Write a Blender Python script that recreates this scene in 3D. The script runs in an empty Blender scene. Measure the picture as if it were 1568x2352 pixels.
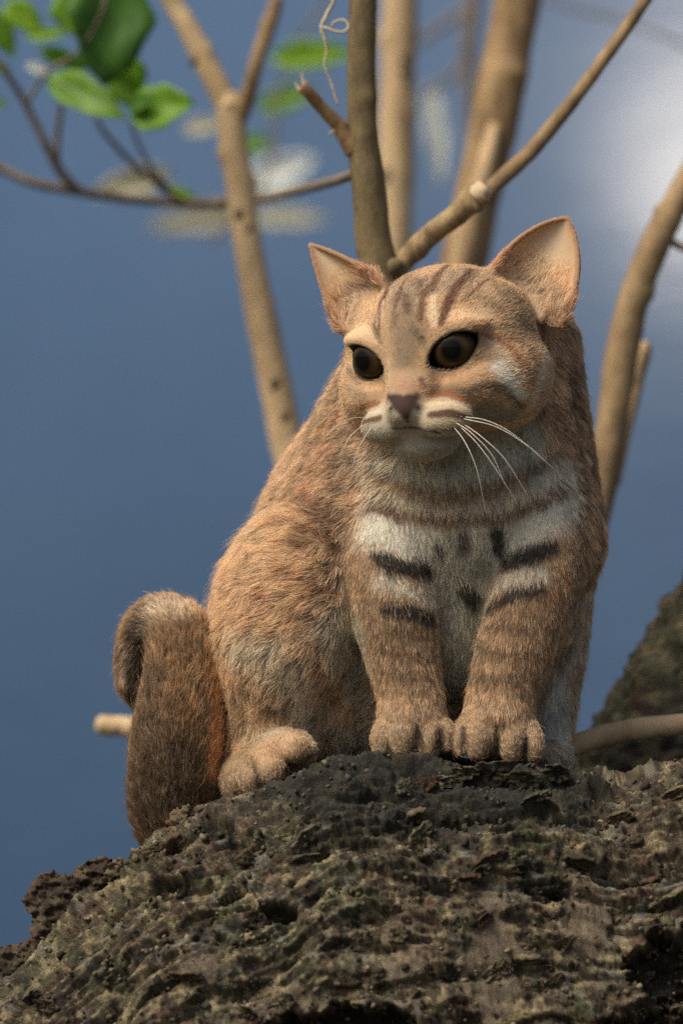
import bpy, math, random
import numpy as np
from mathutils import Vector, Matrix
from mathutils.bvhtree import BVHTree
from mathutils.kdtree import KDTree

random.seed(7)
RNG = np.random.default_rng(11)
SC = bpy.context.scene
COL = SC.collection

# ------------------------------------------------------------------ camera, sky, sun, exposure
CAM_D = 4.0                     # metres from lens to the cat
CAM_Z = 1.6
S = 0.645 / 2352.0              # metres per layout unit at the cat
cam = bpy.data.cameras.new("camera")
cam.sensor_fit = 'VERTICAL'
cam.sensor_height = 22.3
cam.lens = 22.3 * CAM_D / 0.645
cam.clip_end = 200
cam.dof.use_dof = True
cam.dof.focus_distance = CAM_D - 0.06
cam.dof.aperture_fstop = 2.7
cam.dof.aperture_blades = 0
camo = bpy.data.objects.new("camera", cam)
camo.location = (0, -CAM_D, CAM_Z)
camo.rotation_euler = (math.radians(90), 0, 0)
COL.objects.link(camo)
SC.camera = camo

SUN_DIR = Vector((-0.48, -0.36, 0.82)).normalized()     # towards the sun
sun_el = math.asin(SUN_DIR.z)
sun_az = math.atan2(SUN_DIR.x, SUN_DIR.y)
w = bpy.data.worlds.new("World")
SC.world = w
w.use_nodes = True
wn = w.node_tree
bg = wn.nodes["Background"]
sky = wn.nodes.new("ShaderNodeTexSky")
sky.sky_type = 'NISHITA'
sky.sun_disc = False
sky.sun_elevation = sun_el
sky.sun_rotation = sun_az
sky.air_density = 1.0
sky.dust_density = 6.0
sky.ozone_density = 0.6
wn.links.new(sky.outputs[0], bg.inputs[0])
bg.inputs[1].default_value = 0.085

sl = bpy.data.lights.new("sun", 'SUN')
sl.energy = 2.6
sl.angle = math.radians(25)
sl.color = (1.0, 0.90, 0.76)
slo = bpy.data.objects.new("sun", sl)
slo.rotation_euler = SUN_DIR.to_track_quat('Z', 'Y').to_euler()
slo.location = (-3, -2, 6)
COL.objects.link(slo)

SC.view_settings.view_transform = 'Standard'
SC.view_settings.look = 'None'
SC.view_settings.gamma = 1.0
SC.view_settings.use_curve_mapping = False
SC.view_settings.exposure = 0.4
SC.render.engine = 'CYCLES'
SC.cycles.max_bounces = 6
SC.cycles.diffuse_bounces = 3
SC.cycles.glossy_bounces = 2
SC.cycles.transmission_bounces = 3
SC.cycles.transparent_max_bounces = 4
SC.cycles.use_denoising = False
try:
    SC.cycles_curves.shape = 'RIBBONS'
    SC.cycles_curves.subdivisions = 2
except Exception:
    pass


# ------------------------------------------------------------------ helpers
def P(px, py, m=0.0):
    """layout position (units of the 1568 x 2352 layout) at m metres behind the cat -> world"""
    k = (CAM_D + m) / CAM_D
    return Vector(((px - 784) * S * k, m, CAM_Z + (1176 - py) * S * k))


def U(a):
    """array of (px, depth units, -py) -> world metres, one even scale"""
    a = np.asarray(a, dtype=np.float64)
    o = np.empty_like(a)
    o[..., 0] = (a[..., 0] - 784) * S
    o[..., 1] = a[..., 1] * S
    o[..., 2] = CAM_Z + (1176 + a[..., 2]) * S
    return o


def tag(o, label=None, cat=None, group=None, kind=None):
    if label: o["label"] = label
    if cat: o["category"] = cat
    if group: o["group"] = group
    if kind: o["kind"] = kind
    return o


def link(name, data, parent=None):
    o = bpy.data.objects.new(name, data)
    COL.objects.link(o)
    if parent is not None:
        o.parent = parent
        if parent.parent is None:
            o.matrix_parent_inverse = Matrix.Translation(parent.location).inverted()
    return o


def empty(name, loc):
    o = bpy.data.objects.new(name, None)
    o.location = loc
    o.empty_display_size = 0.05
    COL.objects.link(o)
    return o


def mesh_np(name, V, F, mat=None, smooth=True, col=None):
    me = bpy.data.meshes.new(name)
    V = np.asarray(V, dtype=np.float32)
    if isinstance(F, np.ndarray):
        nf, k = F.shape
        me.vertices.add(len(V))
        me.vertices.foreach_set("co", V.ravel())
        me.loops.add(nf * k)
        me.loops.foreach_set("vertex_index", F.astype(np.int32).ravel())
        me.polygons.add(nf)
        me.polygons.foreach_set("loop_start", np.arange(0, nf * k, k, dtype=np.int32))
        me.polygons.foreach_set("loop_total", np.full(nf, k, dtype=np.int32))
        me.update(calc_edges=True)
    else:
        me.from_pydata([tuple(v) for v in V], [], F)
    me.validate()
    if smooth:
        me.polygons.foreach_set("use_smooth", np.ones(len(me.polygons), dtype=bool))
    if col is not None:
        at = me.attributes.new("coat", 'FLOAT_COLOR', 'POINT')
        c4 = np.ones((len(V), 4), dtype=np.float32)
        c4[:, :3] = col
        at.data.foreach_set("color", c4.ravel())
    if mat: me.materials.append(mat)
    return me


# --- gradient noise
_perm = RNG.permutation(256)
_perm = np.concatenate([_perm, _perm, _perm])
_grad = RNG.normal(size=(256, 3))
_grad /= np.linalg.norm(_grad, axis=1)[:, None]


def noise(p):
    p = np.asarray(p, dtype=np.float64)
    i = np.floor(p).astype(np.int64)
    f = p - i
    i &= 255
    u = f * f * f * (f * (f * 6 - 15) + 10)
    out = 0
    for dx in (0, 1):
        wx = u[..., 0] if dx else 1 - u[..., 0]
        for dy in (0, 1):
            wy = u[..., 1] if dy else 1 - u[..., 1]
            for dz in (0, 1):
                wz = u[..., 2] if dz else 1 - u[..., 2]
                h = _perm[_perm[_perm[(i[..., 0] + dx) & 255] + ((i[..., 1] + dy) & 255)] + ((i[..., 2] + dz) & 255)]
                g = _grad[h]
                out = out + wx * wy * wz * (g[..., 0] * (f[..., 0] - dx) + g[..., 1] * (f[..., 1] - dy) + g[..., 2] * (f[..., 2] - dz))
    return out * 1.6


def fbm(p, n=4, gain=0.5):
    a, s, t = 1.0, 0.0, 0.0
    p = np.asarray(p, dtype=np.float64)
    for k in range(n):
        s = s + a * noise(p * (2.03 ** k) + 17.3 * k)
        t += a
        a *= gain
    return s / t


def sstep(a, b, x):
    t = np.clip((x - a) / (b - a), 0, 1)
    return t * t * (3 - 2 * t)


def catmull(pts, n):
    pts = np.asarray(pts, dtype=np.float64)
    q = np.vstack([2 * pts[0] - pts[1], pts, 2 * pts[-1] - pts[-2]])
    out = []
    for i in range(1, len(q) - 2):
        for j in range(n):
            t = j / n
            a, b, c, d = q[i - 1], q[i], q[i + 1], q[i + 2]
            out.append(0.5 * ((2 * b) + (c - a) * t + (2 * a - 5 * b + 4 * c - d) * t * t + (3 * b - a - 3 * c + d) * t ** 3))
    out.append(q[-2])
    return np.array(out)


# ------------------------------------------------------------------ materials
def new_mat(name):
    m = bpy.data.materials.new(name)
    m.use_nodes = True
    nt = m.node_tree
    return m, nt, nt.nodes["Principled BSDF"], nt.nodes, nt.links


def ramp(nodes, stops, interp='LINEAR'):
    r = nodes.new("ShaderNodeValToRGB")
    r.color_ramp.interpolation = interp
    el = r.color_ramp.elements
    while len(el) < len(stops): el.new(0.5)
    for e, (p, c) in zip(el, stops):
        e.position = p
        e.color = (*c, 1)
    return r


def noise_node(nodes, links, scale, detail=4, rough=0.55, vec=None, dist=0.0):
    n = nodes.new("ShaderNodeTexNoise")
    n.inputs["Scale"].default_value = scale
    n.inputs["Detail"].default_value = detail
    n.inputs["Roughness"].default_value = rough
    n.inputs["Distortion"].default_value = dist
    if vec is not None: links.new(vec, n.inputs["Vector"])
    return n


def stem_material(name, c0, c1, c2, spot=(0.05, 0.04, 0.025), scale=60, rough=0.8):
    m, nt, b, N, L = new_mat(name)
    tc = N.new("ShaderNodeTexCoord")
    mp = N.new("ShaderNodeMapping")
    mp.inputs["Scale"].default_value = (1, 1, 0.35)
    L.new(tc.outputs["Object"], mp.inputs["Vector"])
    n1 = noise_node(N, L, scale, 5, 0.6, mp.outputs[0])
    r1 = ramp(N, [(0.32, c0), (0.5, c1), (0.68, c2)])
    L.new(n1.outputs[0], r1.inputs[0])
    n2 = noise_node(N, L, scale * 0.8, 2, 0.5, tc.outputs["Object"])
    r2 = ramp(N, [(0.70, (0, 0, 0)), (0.80, (1, 1, 1))])
    L.new(n2.outputs[0], r2.inputs[0])
    mx = N.new("ShaderNodeMix")
    mx.data_type = 'RGBA'
    mx.inputs["B"].default_value = (*spot, 1)
    L.new(r2.outputs[0], mx.inputs["Factor"])
    L.new(r1.outputs[0], mx.inputs["A"])
    L.new(mx.outputs["Result"], b.inputs["Base Color"])
    b.inputs["Roughness"].default_value = rough
    bp = N.new("ShaderNodeBump")
    bp.inputs["Strength"].default_value = 0.5
    bp.inputs["Distance"].default_value = 0.002
    n3 = noise_node(N, L, scale * 6, 4, 0.65, mp.outputs[0])
    L.new(n3.outputs[0], bp.inputs["Height"])
    L.new(bp.outputs[0], b.inputs["Normal"])
    return m


def coat_material(name, rough=0.85, gain=1.0, bump=0.0, bscale=900):
    m, nt, b, N, L = new_mat(name)
    a = N.new("ShaderNodeAttribute")
    a.attribute_name = "coat"
    L.new(a.outputs["Color"], b.inputs["Base Color"])
    b.inputs["Roughness"].default_value = rough
    b.inputs["Specular IOR Level"].default_value = 0.25
    if bump:
        tc = N.new("ShaderNodeTexCoord")
        n3 = noise_node(N, L, bscale, 5, 0.65, tc.outputs["Object"])
        bp = N.new("ShaderNodeBump")
        bp.inputs["Strength"].default_value = bump
        bp.inputs["Distance"].default_value = 0.003
        L.new(n3.outputs[0], bp.inputs["Height"])
        L.new(bp.outputs[0], b.inputs["Normal"])
    return m


# ------------------------------------------------------------------ ground and wall
m, nt, b, N, L = new_mat("soil")
tc = N.new("ShaderNodeTexCoord")
n1 = noise_node(N, L, 6, 6, 0.6, tc.outputs["Object"])
r1 = ramp(N, [(0.35, (0.035, 0.028, 0.018)), (0.6, (0.075, 0.06, 0.04)), (0.75, (0.05, 0.06, 0.025))])
L.new(n1.outputs[0], r1.inputs[0])
L.new(r1.outputs[0], b.inputs["Base Color"])
b.inputs["Roughness"].default_value = 0.95
MAT_SOIL = m
g = 60.0
gr = link("ground", mesh_np("ground", [(-g, -g, 0), (g, -g, 0), (g, g, 0), (-g, g, 0)], [(0, 1, 2, 3)], MAT_SOIL, False))
tag(gr, "dark bare soil ground under the fallen trunk", kind="structure")

# a blue painted enclosure wall, gently bellied, glossy paint that catches the sun
WALL_Y = 2.7


def build_wall():
    k = (CAM_D + WALL_Y) / CAM_D
    hx, hz = (1690 - 784) * S * k, CAM_Z + (1176 - 330) * S * k     # where the sheen sits
    view = Vector((hx, WALL_Y + CAM_D, hz - CAM_Z)).normalized()
    n = (SUN_DIR - view).normalized()
    gx, gz = n.x / -n.y, n.z / -n.y           # dy/dx, dy/dz of the surface there
    xs = np.linspace(-4.2, 4.2, 141)
    zs = np.linspace(-0.05, 4.6, 91)
    X, Z = np.meshgrid(xs, zs)
    dx, dz = X - hx, Z - hz
    cx, cz = 0.66, 0.62
    # slope follows the sheen direction near it and eases off to either side
    Y = gx * dx + gz * dz * 1.0 + cx * np.sqrt(dx * dx + 0.15) + cz * np.sqrt(dz * dz + 0.25)
    Y = Y - Y.min() * 0
    pts = np.stack([X, Y, Z], -1)
    nz = fbm(np.stack([X * 2.2, X * 0, Z * 2.2], -1), 3)
    pts[..., 1] += 0.012 * nz
    pts[..., 1] += WALL_Y
    h, wd = X.shape
    idx = np.arange(h * wd).reshape(h, wd)
    F = np.stack([idx[:-1, :-1], idx[:-1, 1:], idx[1:, 1:], idx[1:, :-1]], -1).reshape(-1, 4)
    V = pts.reshape(-1, 3)
    V2 = V + np.array([0, 0.15, 0])
    F2 = F[:, ::-1] + len(V)
    rim = []
    loop = list(idx[0, :]) + list(idx[1:, -1]) + list(idx[-1, -2::-1]) + list(idx[-2:0:-1, 0])
    for a, c in zip(loop, loop[1:] + loop[:1]):
        rim.append((c, a, a + len(V), c + len(V)))
    F = np.vstack([F, F2, np.array(rim)])
    V = np.vstack([V, V2])
    m, nt, b, N, L = new_mat("blue_paint")
    tc = N.new("ShaderNodeTexCoord")
    n1 = noise_node(N, L, 1.6, 4, 0.55, tc.outputs["Object"])
    r1 = ramp(N, [(0.3, (0.036, 0.076, 0.148)), (0.7, (0.046, 0.090, 0.168))])
    L.new(n1.outputs[0], r1.inputs[0])
    L.new(r1.outputs[0], b.inputs["Base Color"])
    b.inputs["Roughness"].default_value = 0.27
    b.inputs["Specular IOR Level"].default_value = 0.38
    mp = N.new("ShaderNodeMapping")
    mp.inputs["Scale"].default_value = (1, 1, 5)
    L.new(tc.outputs["Object"], mp.inputs["Vector"])
    n2 = noise_node(N, L, 7, 4, 0.6, mp.outputs[0])
    bp = N.new("ShaderNodeBump")
    bp.inputs["Strength"].default_value = 0.12
    bp.inputs["Distance"].default_value = 0.02
    L.new(n2.outputs[0], bp.inputs["Height"])
    L.new(bp.outputs[0], b.inputs["Normal"])
    o = link("painted_wall", mesh_np("painted_wall", V, F, m))
    tag(o, "blue painted wall with a pale glossy sheen, far behind the cat", "wall", kind="thing")
    return o


build_wall()


# ------------------------------------------------------------------ tubes (stems, twigs, limbs)
def tube(pts, radii, seg=14, n=8, rough=0.0, freq=40.0, knots=(), seed=0, closed=True):
    """pts world, radii metres -> V, F.  knots: (param 0..1, angle, height, width)"""
    C = catmull([tuple(p) for p in pts], n)
    m = len(C)
    tt = np.linspace(0, len(radii) - 1, m)
    R = np.interp(tt, np.arange(len(radii)), radii)
    T = np.gradient(C, axis=0)
    T /= np.linalg.norm(T, axis=1)[:, None]
    up = np.array([0.3, 1, 0.1])
    A = np.cross(T, up)
    A /= np.linalg.norm(A, axis=1)[:, None]
    B = np.cross(T, A)
    th = np.linspace(0, 2 * np.pi, seg, endpoint=False)
    D = A[:, None, :] * np.cos(th)[None, :, None] + B[:, None, :] * np.sin(th)[None, :, None]
    r = np.repeat(R[:, None], seg, 1)
    base = C[:, None, :] + D * r[..., None]
    if rough:
        r = r * (1 + rough * fbm(base * freq + seed * 3.1, 3) * 2)
    tpar = np.linspace(0, 1, m)
    for (kt, ka, kh, kw) in knots:
        da = np.abs((th[None, :] - ka + np.pi) % (2 * np.pi) - np.pi)
        g = np.exp(-((tpar[:, None] - kt) / kw) ** 2 - (da / 0.7) ** 2)
        r = r + kh * R[:, None] * g
    V = (C[:, None, :] + D * r[..., None]).reshape(-1, 3)
    idx = np.arange(m * seg).reshape(m, seg)
    nx = np.roll(idx, -1, 1)
    F = [tuple(q) for q in np.stack([idx[:-1], nx[:-1], nx[1:], idx[1:]], -1).reshape(-1, 4)]
    if closed:
        k = len(V)
        V = np.vstack([V, C[0] - T[0] * R[0] * 0.25, C[-1] + T[-1] * R[-1] * 0.25])
        for j in range(seg):
            F.append((int(idx[0, (j + 1) % seg]), int(idx[0, j]), k))
            F.append((int(idx[-1, j]), int(idx[-1, (j + 1) % seg]), k + 1))
    return V, F


def tube_obj(name, path, mat, parent=None, seg=14, n=8, rough=0.06, freq=40, knots=(), seed=0):
    """path: list of (px, py, metres behind cat, width in layout units as seen)"""
    pts = [P(a, b_, c) for a, b_, c, d in path]
    rad = [d * 0.5 * S * (CAM_D + c) / CAM_D for a, b_, c, d in path]
    V, F = tube(pts, rad, seg, n, rough, freq, knots, seed)
    o = link(name, mesh_np(name, V, F, mat), parent)
    return o


# ------------------------------------------------------------------ fallen trunk with crusty bark
def bark_colour(p, seed=0.0):
    """p in layout units; patches of bare bark, tan lichen, olive moss, grey crust"""
    n1 = fbm(p / 95.0 + 3 + seed, 4)
    n2 = fbm(p / 34.0 + 9 + seed, 4)
    n3 = fbm(p / 160.0 + 21 + seed, 3)
    n4 = noise(p / 7.0 + 5)
    bark = np.array([0.115, 0.09, 0.062])
    tan = np.array([0.42, 0.345, 0.20])
    olive = np.array([0.105, 0.118, 0.055])
    grey = np.array([0.24, 0.235, 0.195])
    red = np.array([0.17, 0.085, 0.055])
    black = np.array([0.028, 0.026, 0.022])
    c = np.tile(bark, (len(p), 1))

    def mix(c, k, t): return c + (k - c) * t[:, None]
    c = mix(c, olive, 0.75 * sstep(-0.05, 0.25, n3))
    c = mix(c, tan, 0.85 * sstep(0.0, 0.22, n2 + 0.35 * n1))
    c = mix(c, grey, 0.8 * sstep(0.14, 0.34, fbm(p / 60.0 + 40 + seed, 4)))
    c = mix(c, red, 0.7 * sstep(0.24, 0.40, fbm(p / 40.0 + 70 + seed, 3)))
    c = mix(c, black, 0.8 * sstep(0.08, 0.30, fbm(p / 55.0 + 110 + seed, 4)))
    c = c * 0.70 * (1 + 0.6 * n4)[:, None]
    return np.clip(c, 0.01, 0.6)


MAT_BARK = coat_material("crusty_bark", 0.92, bump=0.9, bscale=1100)

TRUNK = empty("mossy_log", P(784, 2352, -0.05))
tag(TRUNK, "thick fallen trunk of crusty lichen-covered bark that the cat sits on", "tree trunk")

TOP = np.array([(-1500, 3160), (-700, 2640), (-200, 2330), (0, 2232), (60, 2190), (150, 2105), (240, 2030), (300, 1965), (360, 1905), (430, 1868),
                (520, 1836), (600, 1824), (660, 1800), (710, 1756), (760, 1730), (850, 1722), (940, 1728), (1010, 1742), (1090, 1752), (1170, 1750),
                (1260, 1752), (1330, 1768), (1400, 1788), (1480, 1775), (1568, 1752), (1800, 1740), (2400, 1760)], dtype=float)
DR = -225.0           # depth of the near ridge
KR = 1 / (1 + DR * S / CAM_D)


def trunk_xy(px, a_or_s):
    pass


def build_trunk():
    xs = np.concatenate([np.linspace(-1400, -160, 70), np.arange(-150, 1730, 3.6), np.linspace(1735, 2400, 50)])
    top = np.interp(xs, TOP[:, 0], TOP[:, 1])
    # ease the big shape a little
    ker = np.exp(-np.linspace(-2, 2, 7) ** 2); ker /= ker.sum()
    top = np.convolve(np.pad(top, 3, mode='edge'), ker, 'valid')
    H, Rf, Rb = 690.0, 380.0, 330.0
    # profile: (depth, drop) pairs from the back, over the flat top, down the front and round below
    prof = []
    for a in np.linspace(100, 8, 26): prof.append((DR + 430 + Rb * math.sin(math.radians(a)), H * (1 - math.cos(math.radians(a)))))
    for t in np.linspace(0, 1, 34)[:-1]: prof.append((DR + 430 - 430 * t, 6 * math.sin(t * 3.1) - 4))
    for a in np.linspace(0, 105, 215): prof.append((DR - Rf * math.sin(math.radians(a)) ** 1.0, H * (1 - math.cos(math.radians(a)))))
    for a in np.linspace(108, 178, 14): prof.append((DR - Rf * math.sin(math.radians(a)), H * (1 - math.cos(math.radians(a)))))
    prof = np.array(prof)
    # narrower flat where the trunk slopes away on the picture's lower left
    shrink = sstep(300, 700, xs) * 0.55 + 0.45
    dep = np.where(prof[None, :, 0] > DR, DR + (prof[None, :, 0] - DR) * shrink[:, None], prof[None, :, 0])
    X = np.repeat(xs[:, None], len(prof), 1)
    Z = -(top[:, None] + prof[None, :, 1])
    G = np.stack([X, dep, Z], -1)
    # normals by grid
    du = np.gradient(G, axis=0); dv = np.gradient(G, axis=1)
    Nn = np.cross(du, dv)
    Nn /= np.linalg.norm(Nn, axis=-1)[..., None] + 1e-9
    # point outwards (front faces look to -depth)
    if Nn[len(xs) // 2, 120, 1] > 0: Nn = -Nn
    p = G.reshape(-1, 3)
    nrm = Nn.reshape(-1, 3)
    q = p * np.array([1, 1, 1.0])
    # grain runs along the trunk
    ax = np.array([1.0, 0, 0.25])
    big = fbm(q / 190.0, 3) * 30
    # coordinates along and across the trunk, stretched along the grain
    al = np.concatenate([[0], np.cumsum(np.hypot(np.diff(xs), np.diff(top)))])
    pc = np.concatenate([[0], np.cumsum(np.hypot(np.diff(prof[:, 0]), np.diff(prof[:, 1])))])
    g_ = np.stack(np.broadcast_arrays(al[:, None] * 0.28, pc[None, :], 0 * al[:, None]), -1).reshape(-1, 3)
    wp = np.stack([fbm(g_ / 50.0 + 11, 2), fbm(g_ / 50.0 + 51, 2), fbm(g_ / 50.0 + 91, 2)], 1) * 22
    f1 = fbm((g_ + wp) / 78.0, 4) * 6.0
    ter = np.floor(f1) + sstep(0.72, 1.0, f1 - np.floor(f1))
    f2 = fbm((g_ + wp * 1.5) / 25.0 + 40, 4) * 4.0
    ter2 = np.floor(f2) + sstep(0.65, 1.0, f2 - np.floor(f2))
    lump = np.maximum(fbm(q / 17.0 + 31, 3), -0.1)
    crumb = np.maximum(noise(q / 8.5 + 60), -0.05) * 6 + np.maximum(noise(q / 4.8 + 90), 0) * 3.5
    pit = -32 * sstep(0.16, 0.36, fbm((g_ + wp) / 66.0 + 200, 3))
    # bare smooth patches low on the trunk
    bare = np.zeros(len(q))
    for (hx, hy, rx, ry) in ((930, 2190, 42, 130), (1115, 2160, 62, 150), (690, 2245, 75, 34), (1330, 2080, 60, 80), (480, 2190, 60, 30)):
        e = ((q[:, 0] - hx) / rx) ** 2 + ((-q[:, 2] - hy) / ry) ** 2 + 1.6 * fbm(q * np.array([1, 1, 0.5]) / 30.0 + hx, 4)
        bare = np.maximum(bare, 1 - sstep(0.5, 1.2, e))
    bare = bare * (q[:, 1] < DR)
    h = big + (ter * 11 + ter2 * 7 + lump * 12 + crumb * 1.1) * (1 - 0.72 * bare) + pit
    h = h * (1 - 0.30 * sstep(1930, 2230, -q[:, 2]))
    plate = (np.floor(f1) * 7 + np.floor(f2) * 3)
    # hollow at the lower right and the lower edge, with their shade painted in
    rot = np.zeros(len(q))  # mask of the painted shade, not decayed wood
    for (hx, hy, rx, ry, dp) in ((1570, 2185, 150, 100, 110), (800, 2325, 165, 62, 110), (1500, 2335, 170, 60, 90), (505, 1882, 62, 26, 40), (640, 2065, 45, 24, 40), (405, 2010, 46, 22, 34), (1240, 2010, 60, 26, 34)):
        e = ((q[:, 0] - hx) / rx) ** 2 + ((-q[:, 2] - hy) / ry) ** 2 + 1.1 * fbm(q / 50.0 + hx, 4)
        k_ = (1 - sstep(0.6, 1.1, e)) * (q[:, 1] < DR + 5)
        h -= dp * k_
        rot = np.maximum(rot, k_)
    ridge_zone = np.exp(-((p[:, 1] - DR) / 60.0) ** 2)
    h = h * (1 - 0.25 * ridge_zone)
    flat = (p[:, 1] > DR + 40)
    h = np.where(flat, h * 0.35 - 6, h)
    v = p + nrm * h[:, None]
    v[:, 0] = 784 + (v[:, 0] - 784) * KR ** -1 * 1.0 if False else v[:, 0]
    n_x, n_p = G.shape[:2]
    idx = np.arange(n_x * n_p).reshape(n_x, n_p)
    F = np.stack([idx[:-1, :-1], idx[1:, :-1], idx[1:, 1:], idx[:-1, 1:]], -1).reshape(-1, 4)
    col = bark_colour(v)
    hsh = np.abs(np.sin(plate * 12.9898 + 4.1) * 43758.5453) % 1.0
    col = col * (0.72 + 0.56 * hsh)[:, None]
    edge = sstep(0.55, 1.0, f2 - np.floor(f2)) * sstep(-0.1, 0.2, fbm(v / 40.0 + 600, 2))
    col = col + (np.array([0.30, 0.25, 0.15]) - col) * (0.55 * edge)[:, None]
    barecol = np.array([0.20, 0.16, 0.115]) * (1 + 0.9 * fbm(v * np.array([1, 1, 0.12]) / 9.0, 3))[:, None]
    col = col + (barecol - col) * (0.65 * bare)[:, None]
    # the top under the cat is coloured blackish
    dark_top = sstep(0.0, 0.5, np.exp(-(((v[:, 0] - 960) / 330) ** 2)) * np.exp(-np.maximum(0, -v[:, 2] - 1810) / 60.0) * 1.6 + 0.5 * fbm(v / 45.0 + 400, 3))
    col = col + (np.array([0.030, 0.030, 0.026]) - col) * (0.85 * dark_top)[:, None]
    col = col + (np.array([0.020, 0.016, 0.012]) - col) * (0.85 * rot)[:, None]  # shade of the hollows painted near-black
    W = U(v)
    # keep the near ridge where the layout wants it
    W[:, 0] *= KR ** -1 if False else 1.0
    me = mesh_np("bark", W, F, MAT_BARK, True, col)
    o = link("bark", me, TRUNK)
    bm = None
    return o, v, nrm, F


bark_obj, BV, BN, BF = build_trunk()
bark_bvh = BVHTree.FromPolygons([tuple(x) for x in BV], [tuple(int(i) for i in f) for f in BF])


def on_bark(px, py):
    h = bark_bvh.ray_cast(Vector((px, -3000, -py)), Vector((0, 1, 0)))
    return h[0], h[1]


# crumbs of lichen crust, too many to count
ICO_V, ICO_F = None, None


def ico(sub=1):
    import bmesh
    bm = bmesh.new()
    bmesh.ops.create_icosphere(bm, subdivisions=sub, radius=1.0)
    V = np.array([v.co[:] for v in bm.verts])
    F = np.array([[v.index for v in f.verts] for f in bm.faces])
    bm.free()
    return V, F


def build_crumbs():
    V0, F0 = ico(1)
    fc = BV[BF].mean(1)
    e1 = BV[BF[:, 1]] - BV[BF[:, 0]]
    e2 = BV[BF[:, 3]] - BV[BF[:, 0]]
    cr = np.cross(e1, e2)
    area = np.linalg.norm(cr, axis=1)
    fn = BN[BF[:, 0]]
    vis = (fc[:, 0] > -120) & (fc[:, 0] < 1690) & (fc[:, 2] > -2420) & (fc[:, 1] < DR + 60)
    dens = area * vis * sstep(-0.12, 0.25, fbm(fc / 60.0 + 500, 3))
    k = 2200
    pick = RNG.choice(len(fc), k, p=dens / dens.sum())
    c = fc[pick] + RNG.normal(scale=2.0, size=(k, 3))
    nn = fn[pick]
    r = RNG.gamma(3.0, 1.0, k) + 2.0
    r = np.minimum(r, 13)
    rot = RNG.normal(size=(k, 3, 3))
    q, _ = np.linalg.qr(rot)
    sc = r[:, None] * RNG.uniform(0.55, 1.35, (k, 3))
    V = np.einsum('nij,nvj->nvi', q, V0[None] * sc[:, None, :] * RNG.uniform(0.7, 1.3, (k, len(V0), 1)))
    V = V + (c + nn * (r * 0.25)[:, None])[:, None, :]
    F = (F0[None] + (np.arange(k) * len(V0))[:, None, None]).reshape(-1, 3)
    V = V.reshape(-1, 3)
    cc = bark_colour(c + 37, 2.0) * RNG.uniform(0.8, 1.45, (k, 1))
    dark_top = np.exp(-(((c[:, 0] - 960) / 330) ** 2)) * np.exp(-np.maximum(0, -c[:, 2] - 1790) / 60.0)
    cc = cc + (np.array([0.07, 0.07, 0.06]) * RNG.uniform(0.5, 1.6, (k, 1)) - cc) * (0.75 * dark_top)[:, None]  # crumbs on the top under the cat go darker too
    col = np.repeat(cc, len(V0), 0)
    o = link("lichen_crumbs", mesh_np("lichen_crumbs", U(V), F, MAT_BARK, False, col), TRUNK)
    tag(o, kind="stuff")


build_crumbs()


def flake(px, py, wdt, hgt, tilt, out, lift, tone, seed, off=0.0):
    """a curled plate of bark: jagged outline, real thickness; wdt/hgt layout units"""
    rs = np.random.default_rng(seed)
    loc, nrm = on_bark(px, py)
    if loc is None:
        return None
    nr = np.array(nrm)
    if nr[1] > 0: nr = -nr
    fwd = np.array([math.cos(tilt), 0, math.sin(tilt)])
    fwd = fwd - nr * fwd.dot(nr); fwd /= np.linalg.norm(fwd)
    sd = np.cross(nr, fwd)
    if sd[2] < 0: sd = -sd
    na, nrd = 30, 5
    jit = rs.uniform(-0.13, 0.13, na)
    V, F = [], []
    for layer in (0, 1):
        for j in range(nrd + 1):
            for i in range(na):
                a = 2 * math.pi * i / na
                rr = j / nrd
                jag = 1 + (0.14 * math.sin(2 * a + seed) + 0.08 * math.sin(5 * a + seed * 2.1) + 0.07 * math.sin(9 * a + seed * 3.7)) * rr + jit[i] * rr
                x = math.cos(a) * rr * wdt * 0.5 * jag
                y = math.sin(a) * rr * hgt * 0.5 * jag
                z = lift * (y / (hgt * 0.5)) ** 2 * (1 if y > 0 else 0.3) + out + rs.normal() * 3.0
                if layer: z -= 12 + 10 * (1 - rr)
                V.append(np.array(loc) + fwd * x + sd * (y + off) + nr * z)
    L0 = (nrd + 1) * na
    for layer in (0, 1):
        for j in range(nrd):
            for i in range(na):
                a = layer * L0 + j * na + i; b_ = layer * L0 + j * na + (i + 1) % na
                f = (a, b_, b_ + na, a + na)
                F.append(f if layer == 0 else f[::-1])
    for i in range(na):
        a = nrd * na + i; b_ = nrd * na + (i + 1) % na
        F.append((a, b_, b_ + L0, a + L0))
    V = np.array(V)
    col = bark_colour(V + seed * 11.0, 5.0)
    col = col * 0.55 + np.array(tone) * 0.45
    col *= (1 + 0.4 * noise(V / 6.0))[:, None]
    return link("bark_flake", mesh_np("bark_flake", U(V), F, MAT_BARK, True, np.clip(col, 0.01, 1)), TRUNK)




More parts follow.
